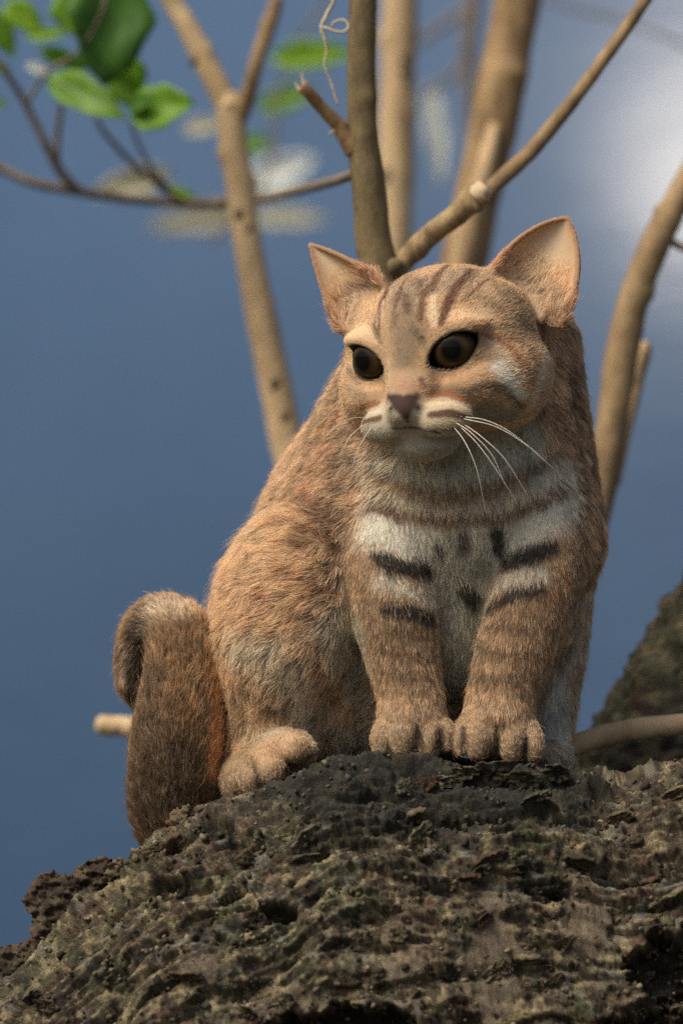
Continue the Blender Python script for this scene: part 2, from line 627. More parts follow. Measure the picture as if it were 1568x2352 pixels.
def crest(outline, depth, thick, lean, tone, seed):
    """a chunk of bark standing proud of the trunk's edge; outline in layout units, star-shaped about its middle"""
    o_ = np.array(outline, float)
    lo, hi = o_.min(0) - 8, o_.max(0) + 8
    st = 4.0
    gx, gy = np.meshgrid(np.arange(lo[0], hi[0], st), np.arange(lo[1], hi[1], st), indexing='ij')
    p2 = np.stack([gx, gy, 0 * gx + seed], -1)
    wx, wy = gx + 9 * fbm(p2 / 14.0 + 3, 3), gy + 9 * fbm(p2 / 14.0 + 33, 3)
    px, py = wx.ravel(), wy.ravel()
    ins = np.zeros(len(px), bool)
    dist = np.full(len(px), 1e9)
    for i_ in range(len(o_)):
        x0, y0 = o_[i_]; x1, y1 = o_[(i_ + 1) % len(o_)]
        ins ^= ((y0 > py) != (y1 > py)) & (px < (x1 - x0) * (py - y0) / (y1 - y0 + 1e-9) + x0)
        h = np.clip(((px - x0) * (x1 - x0) + (py - y0) * (y1 - y0)) / ((x1 - x0) ** 2 + (y1 - y0) ** 2), 0, 1)
        dist = np.minimum(dist, np.hypot(px - x0 - h * (x1 - x0), py - y0 - h * (y1 - y0)))
    ins = ins.reshape(gx.shape); dist = dist.reshape(gx.shape)
    th = thick * (0.35 + 0.65 * np.sqrt(np.clip(dist / 22.0, 0, 1)))
    cy = o_[:, 1].mean()
    p3 = np.stack([gx, gy, 0 * gx], -1)
    f1 = fbm(p3 * np.array([0.6, 1, 1]) / 22.0 + seed, 4) * 5
    rel = (np.floor(f1) + sstep(0.6, 1.0, f1 - np.floor(f1))) * 7 + fbm(p3 / 7.0 + seed, 2) * 7
    mid = depth + lean * (cy - gy)
    V = np.concatenate([np.stack([gx, mid - th + rel, -gy], -1).reshape(-1, 3), np.stack([gx, mid + th + rel * 0.4, -gy], -1).reshape(-1, 3)])
    n0 = gx.size
    ok = ins[:-1, :-1] & ins[1:, :-1] & ins[1:, 1:] & ins[:-1, 1:]
    idx = np.arange(n0).reshape(gx.shape)
    F = np.stack([idx[:-1, :-1], idx[1:, :-1], idx[1:, 1:], idx[:-1, 1:]], -1)[ok]
    E = {}
    for f in F:
        for a, b_ in zip(f, np.roll(f, -1)): E[(int(a), int(b_))] = 1
    rim = [(b_, a, a + n0, b_ + n0) for (a, b_) in E if (b_, a) not in E]
    F = np.vstack([F, F[:, ::-1] + n0, np.array(rim)])
    used = np.unique(F)
    mp = np.full(len(V), -1); mp[used] = np.arange(len(used))
    V, F = V[used], mp[F]
    col = bark_colour(V + seed * 7.0, 4.0) * 0.35 + np.array(tone) * 0.65
    dd = np.concatenate([dist.ravel(), dist.ravel()])[used]
    k_ = (1 - sstep(3, 14, dd)) * sstep(-0.1, 0.2, fbm(V / 18.0, 2))
    col = col + (np.array([0.20, 0.10, 0.06]) - col) * (0.75 * k_)[:, None]
    return link("bark_flake", mesh_np("bark_flake", U(V), F, MAT_BARK, True, np.clip(col, 0.01, 1)), TRUNK)


FL_DARK = (0.045, 0.032, 0.022)
FL_RED = (0.12, 0.055, 0.032)
FL_TAN = (0.22, 0.18, 0.10)
# big upstanding plates along the left edge of the trunk
crest([(58, 2052), (78, 2030), (92, 1998), (128, 1984), (158, 1996), (205, 1966), (240, 1952), (268, 1960), (262, 1990), (238, 2040), (200, 2090), (140, 2140), (82, 2150), (84, 2090)], DR - 8, 16, 0.25, FL_DARK, 3)
crest([(-60, 2240), (-12, 2185), (12, 2158), (44, 2152), (78, 2140), (128, 2106), (152, 2120), (120, 2180), (50, 2250), (-40, 2330)], DR - 12, 18, 0.25, FL_DARK, 5)
crest([(428, 1888), (448, 1850), (482, 1834), (520, 1818), (548, 1796), (566, 1806), (552, 1842), (505, 1868), (450, 1905)], DR - 14, 14, 0.2, (0.07, 0.055, 0.035), 8)
crest([(384, 1892), (394, 1856), (404, 1842), (420, 1846), (436, 1832), (446, 1846), (436, 1880), (405, 1905)], DR - 6, 12, 0.2, FL_TAN, 9)
crest([(236, 2010), (246, 1990), (262, 1966), (285, 1952), (300, 1962), (290, 1990), (262, 2020)], DR - 10, 12, 0.2, FL_TAN, 12)
rs = np.random.default_rng(91)
for i in range(60):
    x = rs.uniform(-40, 1600)
    y = np.interp(x, TOP[:, 0], TOP[:, 1]) + rs.uniform(35, 560)
    if y > 2380: continue
    flake(x, y, rs.uniform(30, 95), rs.uniform(16, 46), rs.normal(0.25, 0.4), rs.uniform(2, 9), rs.uniform(3, 13),
          [FL_DARK, FL_TAN, FL_TAN, FL_RED, (0.12, 0.12, 0.09)][int(rs.integers(5))], 100 + i)

# the dark lump of bark in front of the paw
for (x, y, a, b_, sd) in ((1120, 1772, 120, 62, 301), (1190, 1782, 90, 46, 305), (1062, 1768, 60, 34, 309), (1265, 1768, 60, 44, 311)):
    flake(x, y, a, b_, 0.05, 16, 10, (0.02, 0.018, 0.014), sd, 8)


def build_limb():
    """mossy limb rising to the right behind the cat"""
    n_u, n_v = 120, 90
    path = catmull([tuple(P(1330, 2300, 0.22)), tuple(P(1450, 1950, 0.24)), tuple(P(1585, 1640, 0.26)), tuple(P(1740, 1340, 0.28)), tuple(P(1960, 1000, 0.3))], 30)
    R = np.interp(np.linspace(0, 1, len(path)), [0, 0.3, 0.6, 1], [0.060, 0.058, 0.048, 0.034])
    T = np.gradient(path, axis=0); T /= np.linalg.norm(T, axis=1)[:, None]
    A = np.cross(T, [0, 1, 0]); A /= np.linalg.norm(A, axis=1)[:, None]
    B = np.cross(T, A)
    th = np.linspace(0, 2 * np.pi, n_v, endpoint=False)
    D = A[:, None] * np.cos(th)[None, :, None] + B[:, None] * np.sin(th)[None, :, None]
    base = path[:, None] + D * R[:, None, None]
    q = base / S
    h = (fbm(q / 70.0, 3) * 34 + np.maximum(fbm(q / 26.0 + 7, 3), -0.1) * 34 + np.maximum(noise(q / 10.0), 0) * 8) * S
    V = (base + D * h[..., None]).reshape(-1, 3)
    n_u = len(path)
    idx = np.arange(n_u * n_v).reshape(n_u, n_v)
    nx = np.roll(idx, -1, 1)
    F = np.stack([idx[:-1], nx[:-1], nx[1:], idx[1:]], -1).reshape(-1, 4)
    col = bark_colour(V / S, 8.0) * 0.55
    moss = sstep(-0.1, 0.2, fbm(V / S / 60.0 + 77, 3))
    col = col + (np.array([0.042, 0.048, 0.028]) - col) * (0.6 * moss)[:, None]
    return link("limb", mesh_np("limb", V, F, MAT_BARK, True, col), TRUNK)


build_limb()


# ------------------------------------------------------------------ stems and twigs behind the cat
MAT_PALE = stem_material("pale_stem", (0.30, 0.20, 0.10), (0.48, 0.345, 0.185), (0.56, 0.42, 0.24), spot=(0.16, 0.10, 0.045), scale=38)
MAT_OLIVE = stem_material("olive_stem", (0.085, 0.062, 0.026), (0.14, 0.105, 0.045), (0.20, 0.15, 0.07), spot=(0.05, 0.038, 0.018), scale=110)
MAT_BROWN = stem_material("brown_stem", (0.15, 0.093, 0.042), (0.27, 0.175, 0.08), (0.36, 0.24, 0.12), scale=70)
MAT_TWIG = stem_material("grey_twig", (0.12, 0.095, 0.07), (0.17, 0.135, 0.10), (0.22, 0.18, 0.13), scale=120)
MAT_KNOT = stem_material("knot_bark", (0.06, 0.04, 0.02), (0.12, 0.08, 0.04), (0.18, 0.12, 0.06), scale=90)
MAT_UMBER = stem_material("umber_stem", (0.14, 0.09, 0.042), (0.25, 0.168, 0.08), (0.35, 0.245, 0.125), scale=60)
MAT_STUB = stem_material("stub_bark", (0.16, 0.105, 0.045), (0.30, 0.21, 0.10), (0.42, 0.31, 0.16), scale=130)
MAT_CUT = stem_material("cut_wood", (0.42, 0.32, 0.18), (0.52, 0.40, 0.24), (0.60, 0.48, 0.30), spot=(0.3, 0.2, 0.1), scale=160)

# forked pale stem
t = empty("sapling", P(900, 7000, 0.62))
tag(t, "pale forked sapling stem rising behind the cat's back", "sapling", "sapling stems behind the cat")
tube_obj("trunk", [(900, 7000, 0.62, 110), (840, 3000, 0.62, 92), (760, 1500, 0.62, 84), (690, 1150, 0.62, 80), (655, 1000, 0.62, 76), (615, 800, 0.62, 70), (575, 600, 0.62, 66), (548, 420, 0.62, 64), (530, 260, 0.62, 66), (527, 215, 0.62, 56)], MAT_PALE, t, 18, 12, 0.07, 25,
         [(0.82, 0.5, 0.30, 0.012), (0.78, 3.6, 0.26, 0.012), (0.92, 2.0, 0.2, 0.01)], 1)
tube_obj("branch", [(531, 275, 0.62, 50), (505, 205, 0.62, 54), (470, 140, 0.62, 52), (430, 60, 0.62, 50), (385, -20, 0.62, 48), (300, -220, 0.6, 42)], MAT_PALE, t, 16, 8, 0.06, 30, [(0.45, 3.0, 0.25, 0.05)], 2)
tube_obj("branch", [(545, 290, 0.62, 34), (568, 225, 0.61, 36), (590, 140, 0.6, 35), (618, 60, 0.6, 34), (632, 12, 0.6, 33), (636, -6, 0.6, 30)], MAT_BROWN, t, 14, 8, 0.07, 40, [(0.6, 0.5, 0.3, 0.06)], 3)

for (kx, ky, kw) in ((632, 880, 30), (655, 955, 24), (548, 492, 26), (508, 470, 22), (572, 525, 16), (445, 140, 20)):
    tube_obj("knot", [(kx - 4, ky + kw * 0.5, 0.588, kw * 0.5), (kx, ky, 0.585, kw), (kx + 3, ky - kw * 0.5, 0.588, kw * 0.4)], MAT_KNOT, t, 10, 4, 0.15, 60, (), kx)

# olive stem with broken stub and slanting branch
t = empty("sapling", P(1010, 7000, 0.16))
tag(t, "olive-brown sapling stem with a broken stub, just above the cat's head", "sapling", "sapling stems behind the cat")
tube_obj("trunk", [(1010, 7000, 0.3, 130), (990, 3000, 0.24, 110), (940, 1400, 0.17, 98), (893, 800, 0.16, 92), (873, 640, 0.16, 90), (856, 540, 0.16, 82), (845, 420, 0.16, 78), (832, 300, 0.16, 70), (830, 150, 0.16, 66), (834, 0, 0.16, 64), (840, -300, 0.16, 60)], MAT_OLIVE, t, 20, 12, 0.05, 50,
         [(0.75, 2.6, 0.22, 0.012), (0.47, 5.9, 0.2, 0.01)], 4)
o = tube_obj("stub", [(815, 345, 0.16, 52), (792, 312, 0.158, 40), (770, 282, 0.155, 33), (735, 243, 0.15, 30), (706, 210, 0.145, 31), (694, 200, 0.145, 30)], MAT_BROWN, t, 14, 8, 0.1, 90, [(0.35, 3.0, 0.3, 0.08)], 5)
for k, (dx, dy, ln) in enumerate(((-8, 4, 10), (2, -2, 26), (9, 3, 14))):
    tube_obj("splinter", [(700 + dx, 208 + dy, 0.145, 13), (694 + dx * 1.3, 200 + dy - ln * 0.4, 0.145, 9), (690 + dx * 1.5, 196 + dy - ln, 0.144, 3)], MAT_CUT, o, 6, 3, 0.2, 200, (), k)
tube_obj("splinter", [(775, 292, 0.155, 10), (762, 304, 0.154, 8), (754, 308, 0.154, 3)], MAT_CUT, o, 6, 3, 0.2, 200, (), 9)
o = tube_obj("branch", [(885, 640, 0.165, 50), (925, 600, 0.160, 48), (990, 540, 0.152, 50), (1050, 488, 0.142, 52), (1088, 455, 0.136, 58), (1104, 442, 0.134, 58)], MAT_STUB, t, 16, 10, 0.13, 60,
         [(0.78, 2.5, 0.3, 0.05), (0.45, 1.0, 0.3, 0.05), (0.3, 4.0, 0.25, 0.04), (0.6, 5.5, 0.25, 0.04)], 6)
tube_obj("branch", [(1100, 460, 0.205, 34), (1150, 412, 0.206, 38), (1220, 345, 0.208, 36), (1300, 250, 0.21, 34), (1390, 130, 0.212, 31), (1484, -5, 0.215, 30), (1600, -200, 0.22, 26)], MAT_UMBER, t, 16, 10, 0.07, 60, [(0.3, 2.0, 0.2, 0.03)], 66)
tube_obj("cut_stub", [(1096, 450, 0.134, 54), (1108, 438, 0.132, 54), (1114, 434, 0.131, 44), (1117, 432, 0.131, 28)], MAT_CUT, o, 12, 4, 0.12, 120, (), 7)
tube_obj("knot", [(905, 628, 0.155, 34), (908, 610, 0.15, 40), (912, 598, 0.15, 26)], MAT_OLIVE, o, 10, 4, 0.2, 90, (), 8)

# pale straight stem
t = empty("sapling", P(960, 7000, 0.95))
tag(t, "straight pale blurred stem close behind the olive stem", "sapling", "sapling stems behind the cat")
tube_obj("trunk", [(960, 7000, 0.95, 110), (930, 2000, 0.95, 96), (906, 800, 0.95, 86), (905, 560, 0.95, 84), (908, 400, 0.95, 84), (912, 250, 0.95, 82), (916, 100, 0.95, 82), (918, -20, 0.95, 80), (922, -350, 0.95, 76)], MAT_PALE, t, 18, 10, 0.06, 25,
         [(0.76, 0.4, 0.25, 0.012), (0.62, 3.3, 0.25, 0.01)], 11)

for (kx, ky, kw) in ((884, 402, 30), (930, 130, 26), (928, 160, 22), (935, 180, 18)):
    tube_obj("knot", [(kx - 3, ky + kw * 0.6, 0.905, kw * 0.5), (kx, ky, 0.90, kw), (kx + 3, ky - kw * 0.6, 0.905, kw * 0.4)], MAT_KNOT, t, 10, 4, 0.15, 60, (), kx)

# leaning brown stem
t = empty("sapling", P(700, 7000, 0.70))
tag(t, "broad leaning tan stem running up between the cat's ears", "sapling", "sapling stems behind the cat")
tube_obj("trunk", [(700, 7000, 0.8, 130), (850, 2000, 0.74, 118), (990, 900, 0.70, 108), (1060, 620, 0.70, 104), (1090, 480, 0.70, 106), (1125, 330, 0.70, 110), (1155, 180, 0.70, 112), (1178, 60, 0.70, 112), (1192, -20, 0.70, 112), (1230, -330, 0.7, 104)], MAT_BROWN, t, 18, 10, 0.08, 22,
         [(0.68, 2.4, 0.2, 0.015), (0.8, 5.0, 0.22, 0.015)], 13)
tube_obj("branch", [(1040, 760, 0.66, 60), (1062, 600, 0.655, 58), (1082, 500, 0.655, 54), (1108, 400, 0.66, 44), (1136, 290, 0.68, 30)], MAT_PALE, t, 14, 8, 0.08, 30, (), 14)

# forked stem at the right edge
t = empty("sapling", P(1000, 7000, 0.4))
tag(t, "brown forked stem rising beside the cat's flank and leaving the frame on the right", "sapling", "sapling stems behind the cat")
tube_obj("trunk", [(1000, 7000, 0.4, 110), (1100, 2400, 0.4, 90), (1290, 1500, 0.4, 72), (1374, 1160, 0.4, 64), (1404, 980, 0.4, 74), (1426, 820, 0.4, 76), (1455, 690, 0.4, 74), (1500, 570, 0.4, 72), (1545, 480, 0.4, 66), (1580, 410, 0.4, 62), (1700, 180, 0.4, 52)], MAT_UMBER, t, 18, 12, 0.07, 45,
         [(0.62, 3.2, 0.22, 0.015), (0.78, 0.2, 0.25, 0.012)], 15)
tube_obj("stub", [(1405, 1110, 0.42, 40), (1432, 980, 0.43, 44), (1455, 880, 0.44, 44), (1474, 810, 0.44, 40), (1481, 788, 0.44, 32)], MAT_PALE, t, 14, 8, 0.1, 40, (), 16)
tube_obj("branch", [(1530, 545, 0.4, 24), (1552, 562, 0.4, 20), (1600, 580, 0.4, 18), (1700, 600, 0.4, 15)], MAT_UMBER, t, 10, 6, 0.08, 60, (), 17)

# sticks
o = tube_obj("fallen_stick", [(1230, 1765, 0.05, 40), (1275, 1735, 0.05, 44), (1320, 1712, 0.055, 50), (1385, 1692, 0.06, 54), (1450, 1676, 0.065, 50), (1568, 1662, 0.07, 48), (1750, 1640, 0.08, 44), (2000, 1590, 0.09, 36)], MAT_PALE, None, 16, 10, 0.05, 60, [(0.42, 1.2, 0.15, 0.03)], 21)
tag(o, "smooth light brown stick lying on the trunk to the right of the paws", "stick")
o = tube_obj("broken_stick", [(700, 1760, 0.42, 70), (420, 1692, 0.40, 60), (320, 1676, 0.40, 56), (285, 1668, 0.40, 44), (255, 1668, 0.40, 46), (232, 1664, 0.40, 44), (222, 1662, 0.40, 30)], MAT_PALE, None, 14, 8, 0.08, 40, [(0.45, 1.5, 0.2, 0.04)], 22)
tag(o, "short pale broken stick poking out behind the tail", "stick")


# ------------------------------------------------------------------ leafy twig, far twigs, rootlet
def leaf_material(name, c0, c1, trans=0.5, rough=0.45):
    m, nt, b, N, L = new_mat(name)
    tc = N.new("ShaderNodeTexCoord")
    n1 = noise_node(N, L, 90, 4, 0.6, tc.outputs["Object"])
    r1 = ramp(N, [(0.35, c0), (0.65, c1)])
    L.new(n1.outputs[0], r1.inputs[0])
    L.new(r1.outputs[0], b.inputs["Base Color"])
    b.inputs["Roughness"].default_value = rough
    tr = N.new("ShaderNodeBsdfTranslucent")
    hs = N.new("ShaderNodeHueSaturation")
    hs.inputs["Value"].default_value = 1.5
    hs.inputs["Saturation"].default_value = 1.1
    L.new(r1.outputs[0], hs.inputs["Color"])
    L.new(hs.outputs[0], tr.inputs["Color"])
    mx = N.new("ShaderNodeMixShader")
    mx.inputs[0].default_value = trans
    L.new(b.outputs[0], mx.inputs[1])
    L.new(tr.outputs[0], mx.inputs[2])
    L.new(mx.outputs[0], N["Material Output"].inputs["Surface"])
    return m


LEAF_G = leaf_material("green_leaf", (0.14, 0.30, 0.018), (0.20, 0.38, 0.025), 0.5)
LEAF_D = leaf_material("dark_leaf", (0.045, 0.13, 0.012), (0.075, 0.20, 0.016), 0.35)
LEAF_Y = leaf_material("young_leaf", (0.24, 0.42, 0.03), (0.32, 0.50, 0.04), 0.5)
LEAF_P = leaf_material("pale_leaf", (0.60, 0.65, 0.60), (0.74, 0.78, 0.74), 0.2, 0.3)
LEAF_T = leaf_material("tan_leaf", (0.42, 0.41, 0.29), (0.50, 0.48, 0.34), 0.3)


def leaf(base, tip, wid, mat, parent, roll=0.3, bend=0.15, seed=0, name="leaf"):
    """base, tip: (px, py, m); wid in layout units; roll turns the blade about its midrib"""
    a, c = P(*base), P(*tip)
    ax = (c - a); ln = ax.length; ax.normalize()
    view = Vector((0, 1, 0))
    sd = ax.cross(view).normalized()
    nr = sd.cross(ax).normalized()
    sd2 = sd * math.cos(roll) + nr * math.sin(roll)
    nr2 = ax.cross(sd2).normalized()
    wd = wid * S * (CAM_D + base[2]) / CAM_D
    rs = random.Random(seed)
    nu, nv = 12, 7
    V, F = [], []
    for i in range(nu + 1):
        t = i / nu
        hw = 0.5 * wd * (math.sin(math.pi * min(1, t ** 0.8)) ** 0.75 + 0.02) * (1 + 0.06 * math.sin(17 * t + seed))
        for j in range(nv):
            v = (j / (nv - 1)) * 2 - 1
            p = a + ax * (ln * t) + sd2 * (hw * v) + nr2 * (abs(v) * hw * 0.35 - bend * ln * (t * t) + 0.03 * wd * math.sin(9 * t + 3 * v + seed))
            V.append(tuple(p))
    for i in range(nu):
        for j in range(nv - 1):
            q = i * nv + j
            F.append((q, q + 1, q + nv + 1, q + nv))
    me = mesh_np(name, V, F, mat)
    o = link(name, me, parent)
    md = o.modifiers.new("thick", 'SOLIDIFY'); md.thickness = 0.0004
    return o


t = empty("leafy_twig", P(815, 405, 0.16))
tag(t, "thin arching twig with green and pale leaves, upper left of the cat", "twig")
tube_obj("stem", [(822, 395, 0.17, 26), (770, 415, 0.27, 24), (680, 438, 0.46, 24), (600, 455, 0.61, 23), (500, 464, 0.66, 22), (400, 465, 0.66, 22), (290, 456, 0.64, 23), (180, 440, 0.62, 24), (80, 420, 0.61, 22), (0, 385, 0.61, 22), (-160, 290, 0.60, 18)], MAT_TWIG, t, 10, 10, 0.08, 80, (), 31)
br = tube_obj("side_twig", [(185, 442, 0.62, 24), (140, 395, 0.61, 24), (105, 330, 0.60, 20), (60, 240, 0.59, 18), (20, 175, 0.58, 16), (-30, 110, 0.57, 12)], MAT_TWIG, t, 10, 8, 0.08, 80, (), 32)
tube_obj("side_twig", [(132, 385, 0.61, 18), (132, 320, 0.61, 16), (140, 250, 0.60, 14), (142, 190, 0.59, 11)], MAT_TWIG, t, 8, 8, 0.08, 80, (), 33)
tube_obj("side_twig", [(420, 465, 0.66, 16), (370, 430, 0.64, 15), (300, 370, 0.62, 14), (245, 310, 0.60, 12), (220, 270, 0.59, 9)], MAT_TWIG, t, 8, 8, 0.08, 80, (), 34)
tube_obj("side_twig", [(390, 440, 0.65, 12), (350, 390, 0.63, 11), (318, 330, 0.60, 9), (300, 280, 0.58, 8)], MAT_TWIG, t, 8, 8, 0.08, 80, (), 35)
tube_obj("side_twig", [(60, 240, 0.59, 12), (110, 165, 0.57, 10), (180, 120, 0.54, 8), (230, 40, 0.51, 8), (250, -40, 0.51, 8)], MAT_TWIG, t, 8, 8, 0.08, 80, (), 36)
LV = [
    ((245, -70, 0.55), (250, 190, 0.53), 200, LEAF_D, 0.35, 0.1),
    ((160, -40, 0.58), (205, 90, 0.57), 120, LEAF_G, -0.3, 0.1),
    ((110, 178, 0.58), (282, 262, 0.54), 86, LEAF_G, 0.25, 0.1),
    ((250, 175, 0.56), (355, 246, 0.55), 70, LEAF_G, -0.35, 0.1),
    ((300, 262, 0.54), (452, 240, 0.52), 112, LEAF_G, 0.3, -0.1),
    ((298, 250, 0.54), (352, 228, 0.52), 46, LEAF_D, 0.5, 0.0),
    ((325, 200, 0.58), (290, 120, 0.58), 60, LEAF_G, 0.2, 0.0),
    ((10, 10, 0.70), (100, 70, 0.70), 70, LEAF_Y, 0.2, 0.1),
    ((-30, 20, 0.66), (35, 130, 0.66), 60, LEAF_G, 0.3, 0.1),
    ((90, 110, 0.68), (215, 160, 0.68), 46, LEAF_G, -0.4, 0.1),
    ((60, 85, 0.74), (160, 70, 0.74), 34, LEAF_Y, 0.2, 0.1),
    ((-20, 150, 0.68), (25, 160, 0.68), 30, LEAF_G, 0.2, 0.1),
    ((-30, 240, 0.68), (15, 235, 0.68), 30, LEAF_G, 0.2, 0.1),
    ((60, 150, 0.68), (120, 170, 0.68), 26, LEAF_P, 0.2, 0.1),
    ((395, 395, 1.23), (205, 450, 1.23), 72, LEAF_T, 0.1, 0.1),
    ((460, 464, 0.73), (380, 425, 0.73), 26, LEAF_Y, 0.3, 0.1),
]
for i, (a, c, wd, mt, rl, bd) in enumerate(LV):
    leaf(a, c, wd, mt, t, rl, bd, i)

t = empty("leafy_twig", P(560, 480, 1.25))
tag(t, "far blurred spray of pale and green leaves behind the forked stem", "twig")
tube_obj("stem", [(480, 560, 1.25, 10), (560, 480, 1.25, 12), (620, 380, 1.25, 12), (640, 220, 1.25, 12), (680, 100, 1.25, 10), (760, -40, 1.25, 10), (800, -300, 1.25, 10)], MAT_TWIG, t, 8, 8, 0.08, 60, (), 41)
for i, (a, c, wd, mt, rl) in enumerate([
    ((560, 430, 1.9), (725, 362, 1.9), 76, LEAF_P, 0.1), ((590, 482, 2.0), (335, 522, 2.0), 62, LEAF_T, 0.1),
    ((560, 500, 2.0), (755, 500, 2.0), 46, LEAF_T, 0.3), ((620, 135, 1.2), (815, 118, 1.2), 70, LEAF_Y, 0.1),
    ((590, 250, 1.35), (730, 205, 1.35), 60, LEAF_G, 0.2), ((560, 340, 1.35), (620, 320, 1.35), 50, LEAF_G, 0.2),
    ((420, 300, 1.4), (520, 280, 1.4), 40, LEAF_T, 0.2)]):
    leaf(a, c, wd, mt, t, rl, 0.05, 50 + i)

t = empty("far_twig", P(1080, -200, 1.6))
tag(t, "faint dark hanging twig between the two broad stems", "twig")
tube_obj("stem", [(1090, -200, 1.6, 40), (1085, 0, 1.6, 38), (1075, 120, 1.6, 40), (1080, 260, 1.6, 26), (1085, 420, 1.6, 20)], MAT_TWIG, t, 10, 8, 0.1, 30, (), 43)
tube_obj("side_twig", [(1085, 10, 1.6, 20), (1020, 55, 1.6, 20), (960, 95, 1.6, 16), (880, 150, 1.6, 14)], MAT_TWIG, t, 8, 8, 0.1, 30, (), 44)
tube_obj("side_twig", [(1078, 130, 1.6, 18), (1020, 190, 1.6, 18), (960, 215, 1.6, 14)], MAT_TWIG, t, 8, 8, 0.1, 30, (), 45)
leaf((985, 190, 1.6), (1015, 425, 1.6), 56, LEAF_P, t, 0.2, 0.02, 61, "pale_leaf")
o = tube_obj("far_vine", [(1150, -60, 1.3, 9), (1280, 10, 1.3, 8), (1420, 45, 1.3, 8), (1560, 100, 1.3, 8), (1750, 190, 1.3, 8)], MAT_TWIG, None, 8, 10, 0.08, 60, (), 46)
tag(o, "hair-thin faint vine crossing the upper right corner", "vine")

MAT_ROOT = stem_material("rootlet", (0.36, 0.30, 0.20), (0.46, 0.40, 0.28), (0.52, 0.46, 0.34), scale=200)
t = empty("dangling_rootlet", P(765, -120, 0.12))
tag(t, "thin pale curled rootlet dangling beside the olive stem", "rootlet")
tube_obj("strand", [(772, -120, 0.12, 8), (768, -10, 0.12, 9), (752, 30, 0.12, 10), (738, 62, 0.12, 9), (746, 90, 0.12, 8), (750, 120, 0.12, 6), (745, 150, 0.12, 5), (762, 195, 0.12, 6), (776, 243, 0.12, 5)], MAT_ROOT, t, 8, 10, 0.15, 200, (), 51)
tube_obj("loop", [(735, 62, 0.12, 8), (752, 65, 0.118, 6), (772, 72, 0.116, 6), (792, 72, 0.116, 6), (800, 58, 0.117, 6), (788, 46, 0.118, 6), (768, 50, 0.119, 5), (762, 62, 0.12, 5), (772, 72, 0.121, 4)], MAT_ROOT, t, 8, 10, 0.1, 200, (), 52)


# ------------------------------------------------------------------ the cat
# modelled in layout units: x = px, y = depth (away from the lens), z = -py; then one even scale to metres
HX = 5.0
LO = np.array([235.0, -380.0, -2010.0])
HI = np.array([1450.0, 560.0, -470.0])
DIM = np.ceil((HI - LO) / HX).astype(int) + 1
FLD = np.full(DIM, 60.0, dtype=np.float32)
LAB = np.zeros(DIM, dtype=np.int8)
HEADISH = ("head", "ear", "muzzle")
BODY_FLD = FLD
REG = {n: i for i, n in enumerate(["body", "head", "ear", "chest", "foreleg", "paw", "haunch", "hind_leg", "tail", "muzzle"])}


def box_slice(lo, hi, pad):
    a = np.maximum(np.floor((np.asarray(lo) - pad - LO) / HX).astype(int), 0)
    b_ = np.minimum(np.ceil((np.asarray(hi) + pad - LO) / HX).astype(int) + 1, DIM)
    if (b_ <= a).any(): return None
    sl_ = tuple(slice(i, j) for i, j in zip(a, b_))
    ax = [LO[k] + HX * np.arange(a[k], b_[k]) for k in range(3)]
    return sl_, ax


def grid_pts(ax):
    X, Y, Z = np.meshgrid(*ax, indexing='ij')
    return X.astype(np.float32), Y.astype(np.float32), Z.astype(np.float32)


def merge(sl_, d, k, lab):
    f = FLD[sl_]
    l = LAB[sl_]
    m_ = d < (f if lab not in HEADISH else np.minimum(f, BODY_FLD[sl_]))
    l[m_] = REG[lab]
    if k > 0:
        h = np.clip(0.5 + 0.5 * (f - d) / k, 0, 1)
        FLD[sl_] = f * (1 - h) + d * h - k * h * (1 - h)
    else:
        FLD[sl_] = np.minimum(f, d)


def c3(px, py, d): return np.array([px, d, -py], dtype=np.float64)


def rotm(rx=0, ry=0, rz=0):
    return np.array(Matrix.Rotation(math.radians(rz), 3, 'Z') @ Matrix.Rotation(math.radians(ry), 3, 'Y') @ Matrix.Rotation(math.radians(rx), 3, 'X'))


def ell(c, r, k=30, lab="body", R=None):
    c = np.asarray(c, float); r = np.asarray(r, float)
    ext = np.full(3, r.max()) if R is not None else r
    bs = box_slice(c - ext, c + ext, max(k, 10) + 20)
    if bs is None: return
    X, Y, Z = grid_pts(bs[1])
    x, y, z = X - c[0], Y - c[1], Z - c[2]
    if R is not None:
        Rt = np.asarray(R).T
        x, y, z = (Rt[0, 0] * x + Rt[0, 1] * y + Rt[0, 2] * z, Rt[1, 0] * x + Rt[1, 1] * y + Rt[1, 2] * z, Rt[2, 0] * x + Rt[2, 1] * y + Rt[2, 2] * z)
    k0 = np.sqrt((x / r[0]) ** 2 + (y / r[1]) ** 2 + (z / r[2]) ** 2)
    k1 = np.sqrt((x / r[0] ** 2) ** 2 + (y / r[1] ** 2) ** 2 + (z / r[2] ** 2) ** 2) + 1e-9
    merge(bs[0], k0 * (k0 - 1) / k1, k, lab)


def cone(a, b_, ra, rb, k=30, lab="body"):
    a = np.asarray(a, float); b_ = np.asarray(b_, float)
    rm = max(ra, rb)
    bs = box_slice(np.minimum(a, b_) - rm, np.maximum(a, b_) + rm, max(k, 10) + 20)
    if bs is None: return
    X, Y, Z = grid_pts(bs[1])
    v = b_ - a
    h = np.clip(((X - a[0]) * v[0] + (Y - a[1]) * v[1] + (Z - a[2]) * v[2]) / v.dot(v), 0, 1)
    d = np.sqrt((X - a[0] - h * v[0]) ** 2 + (Y - a[1] - h * v[1]) ** 2 + (Z - a[2] - h * v[2]) ** 2) - (ra + (rb - ra) * h)
    merge(bs[0], d, k, lab)


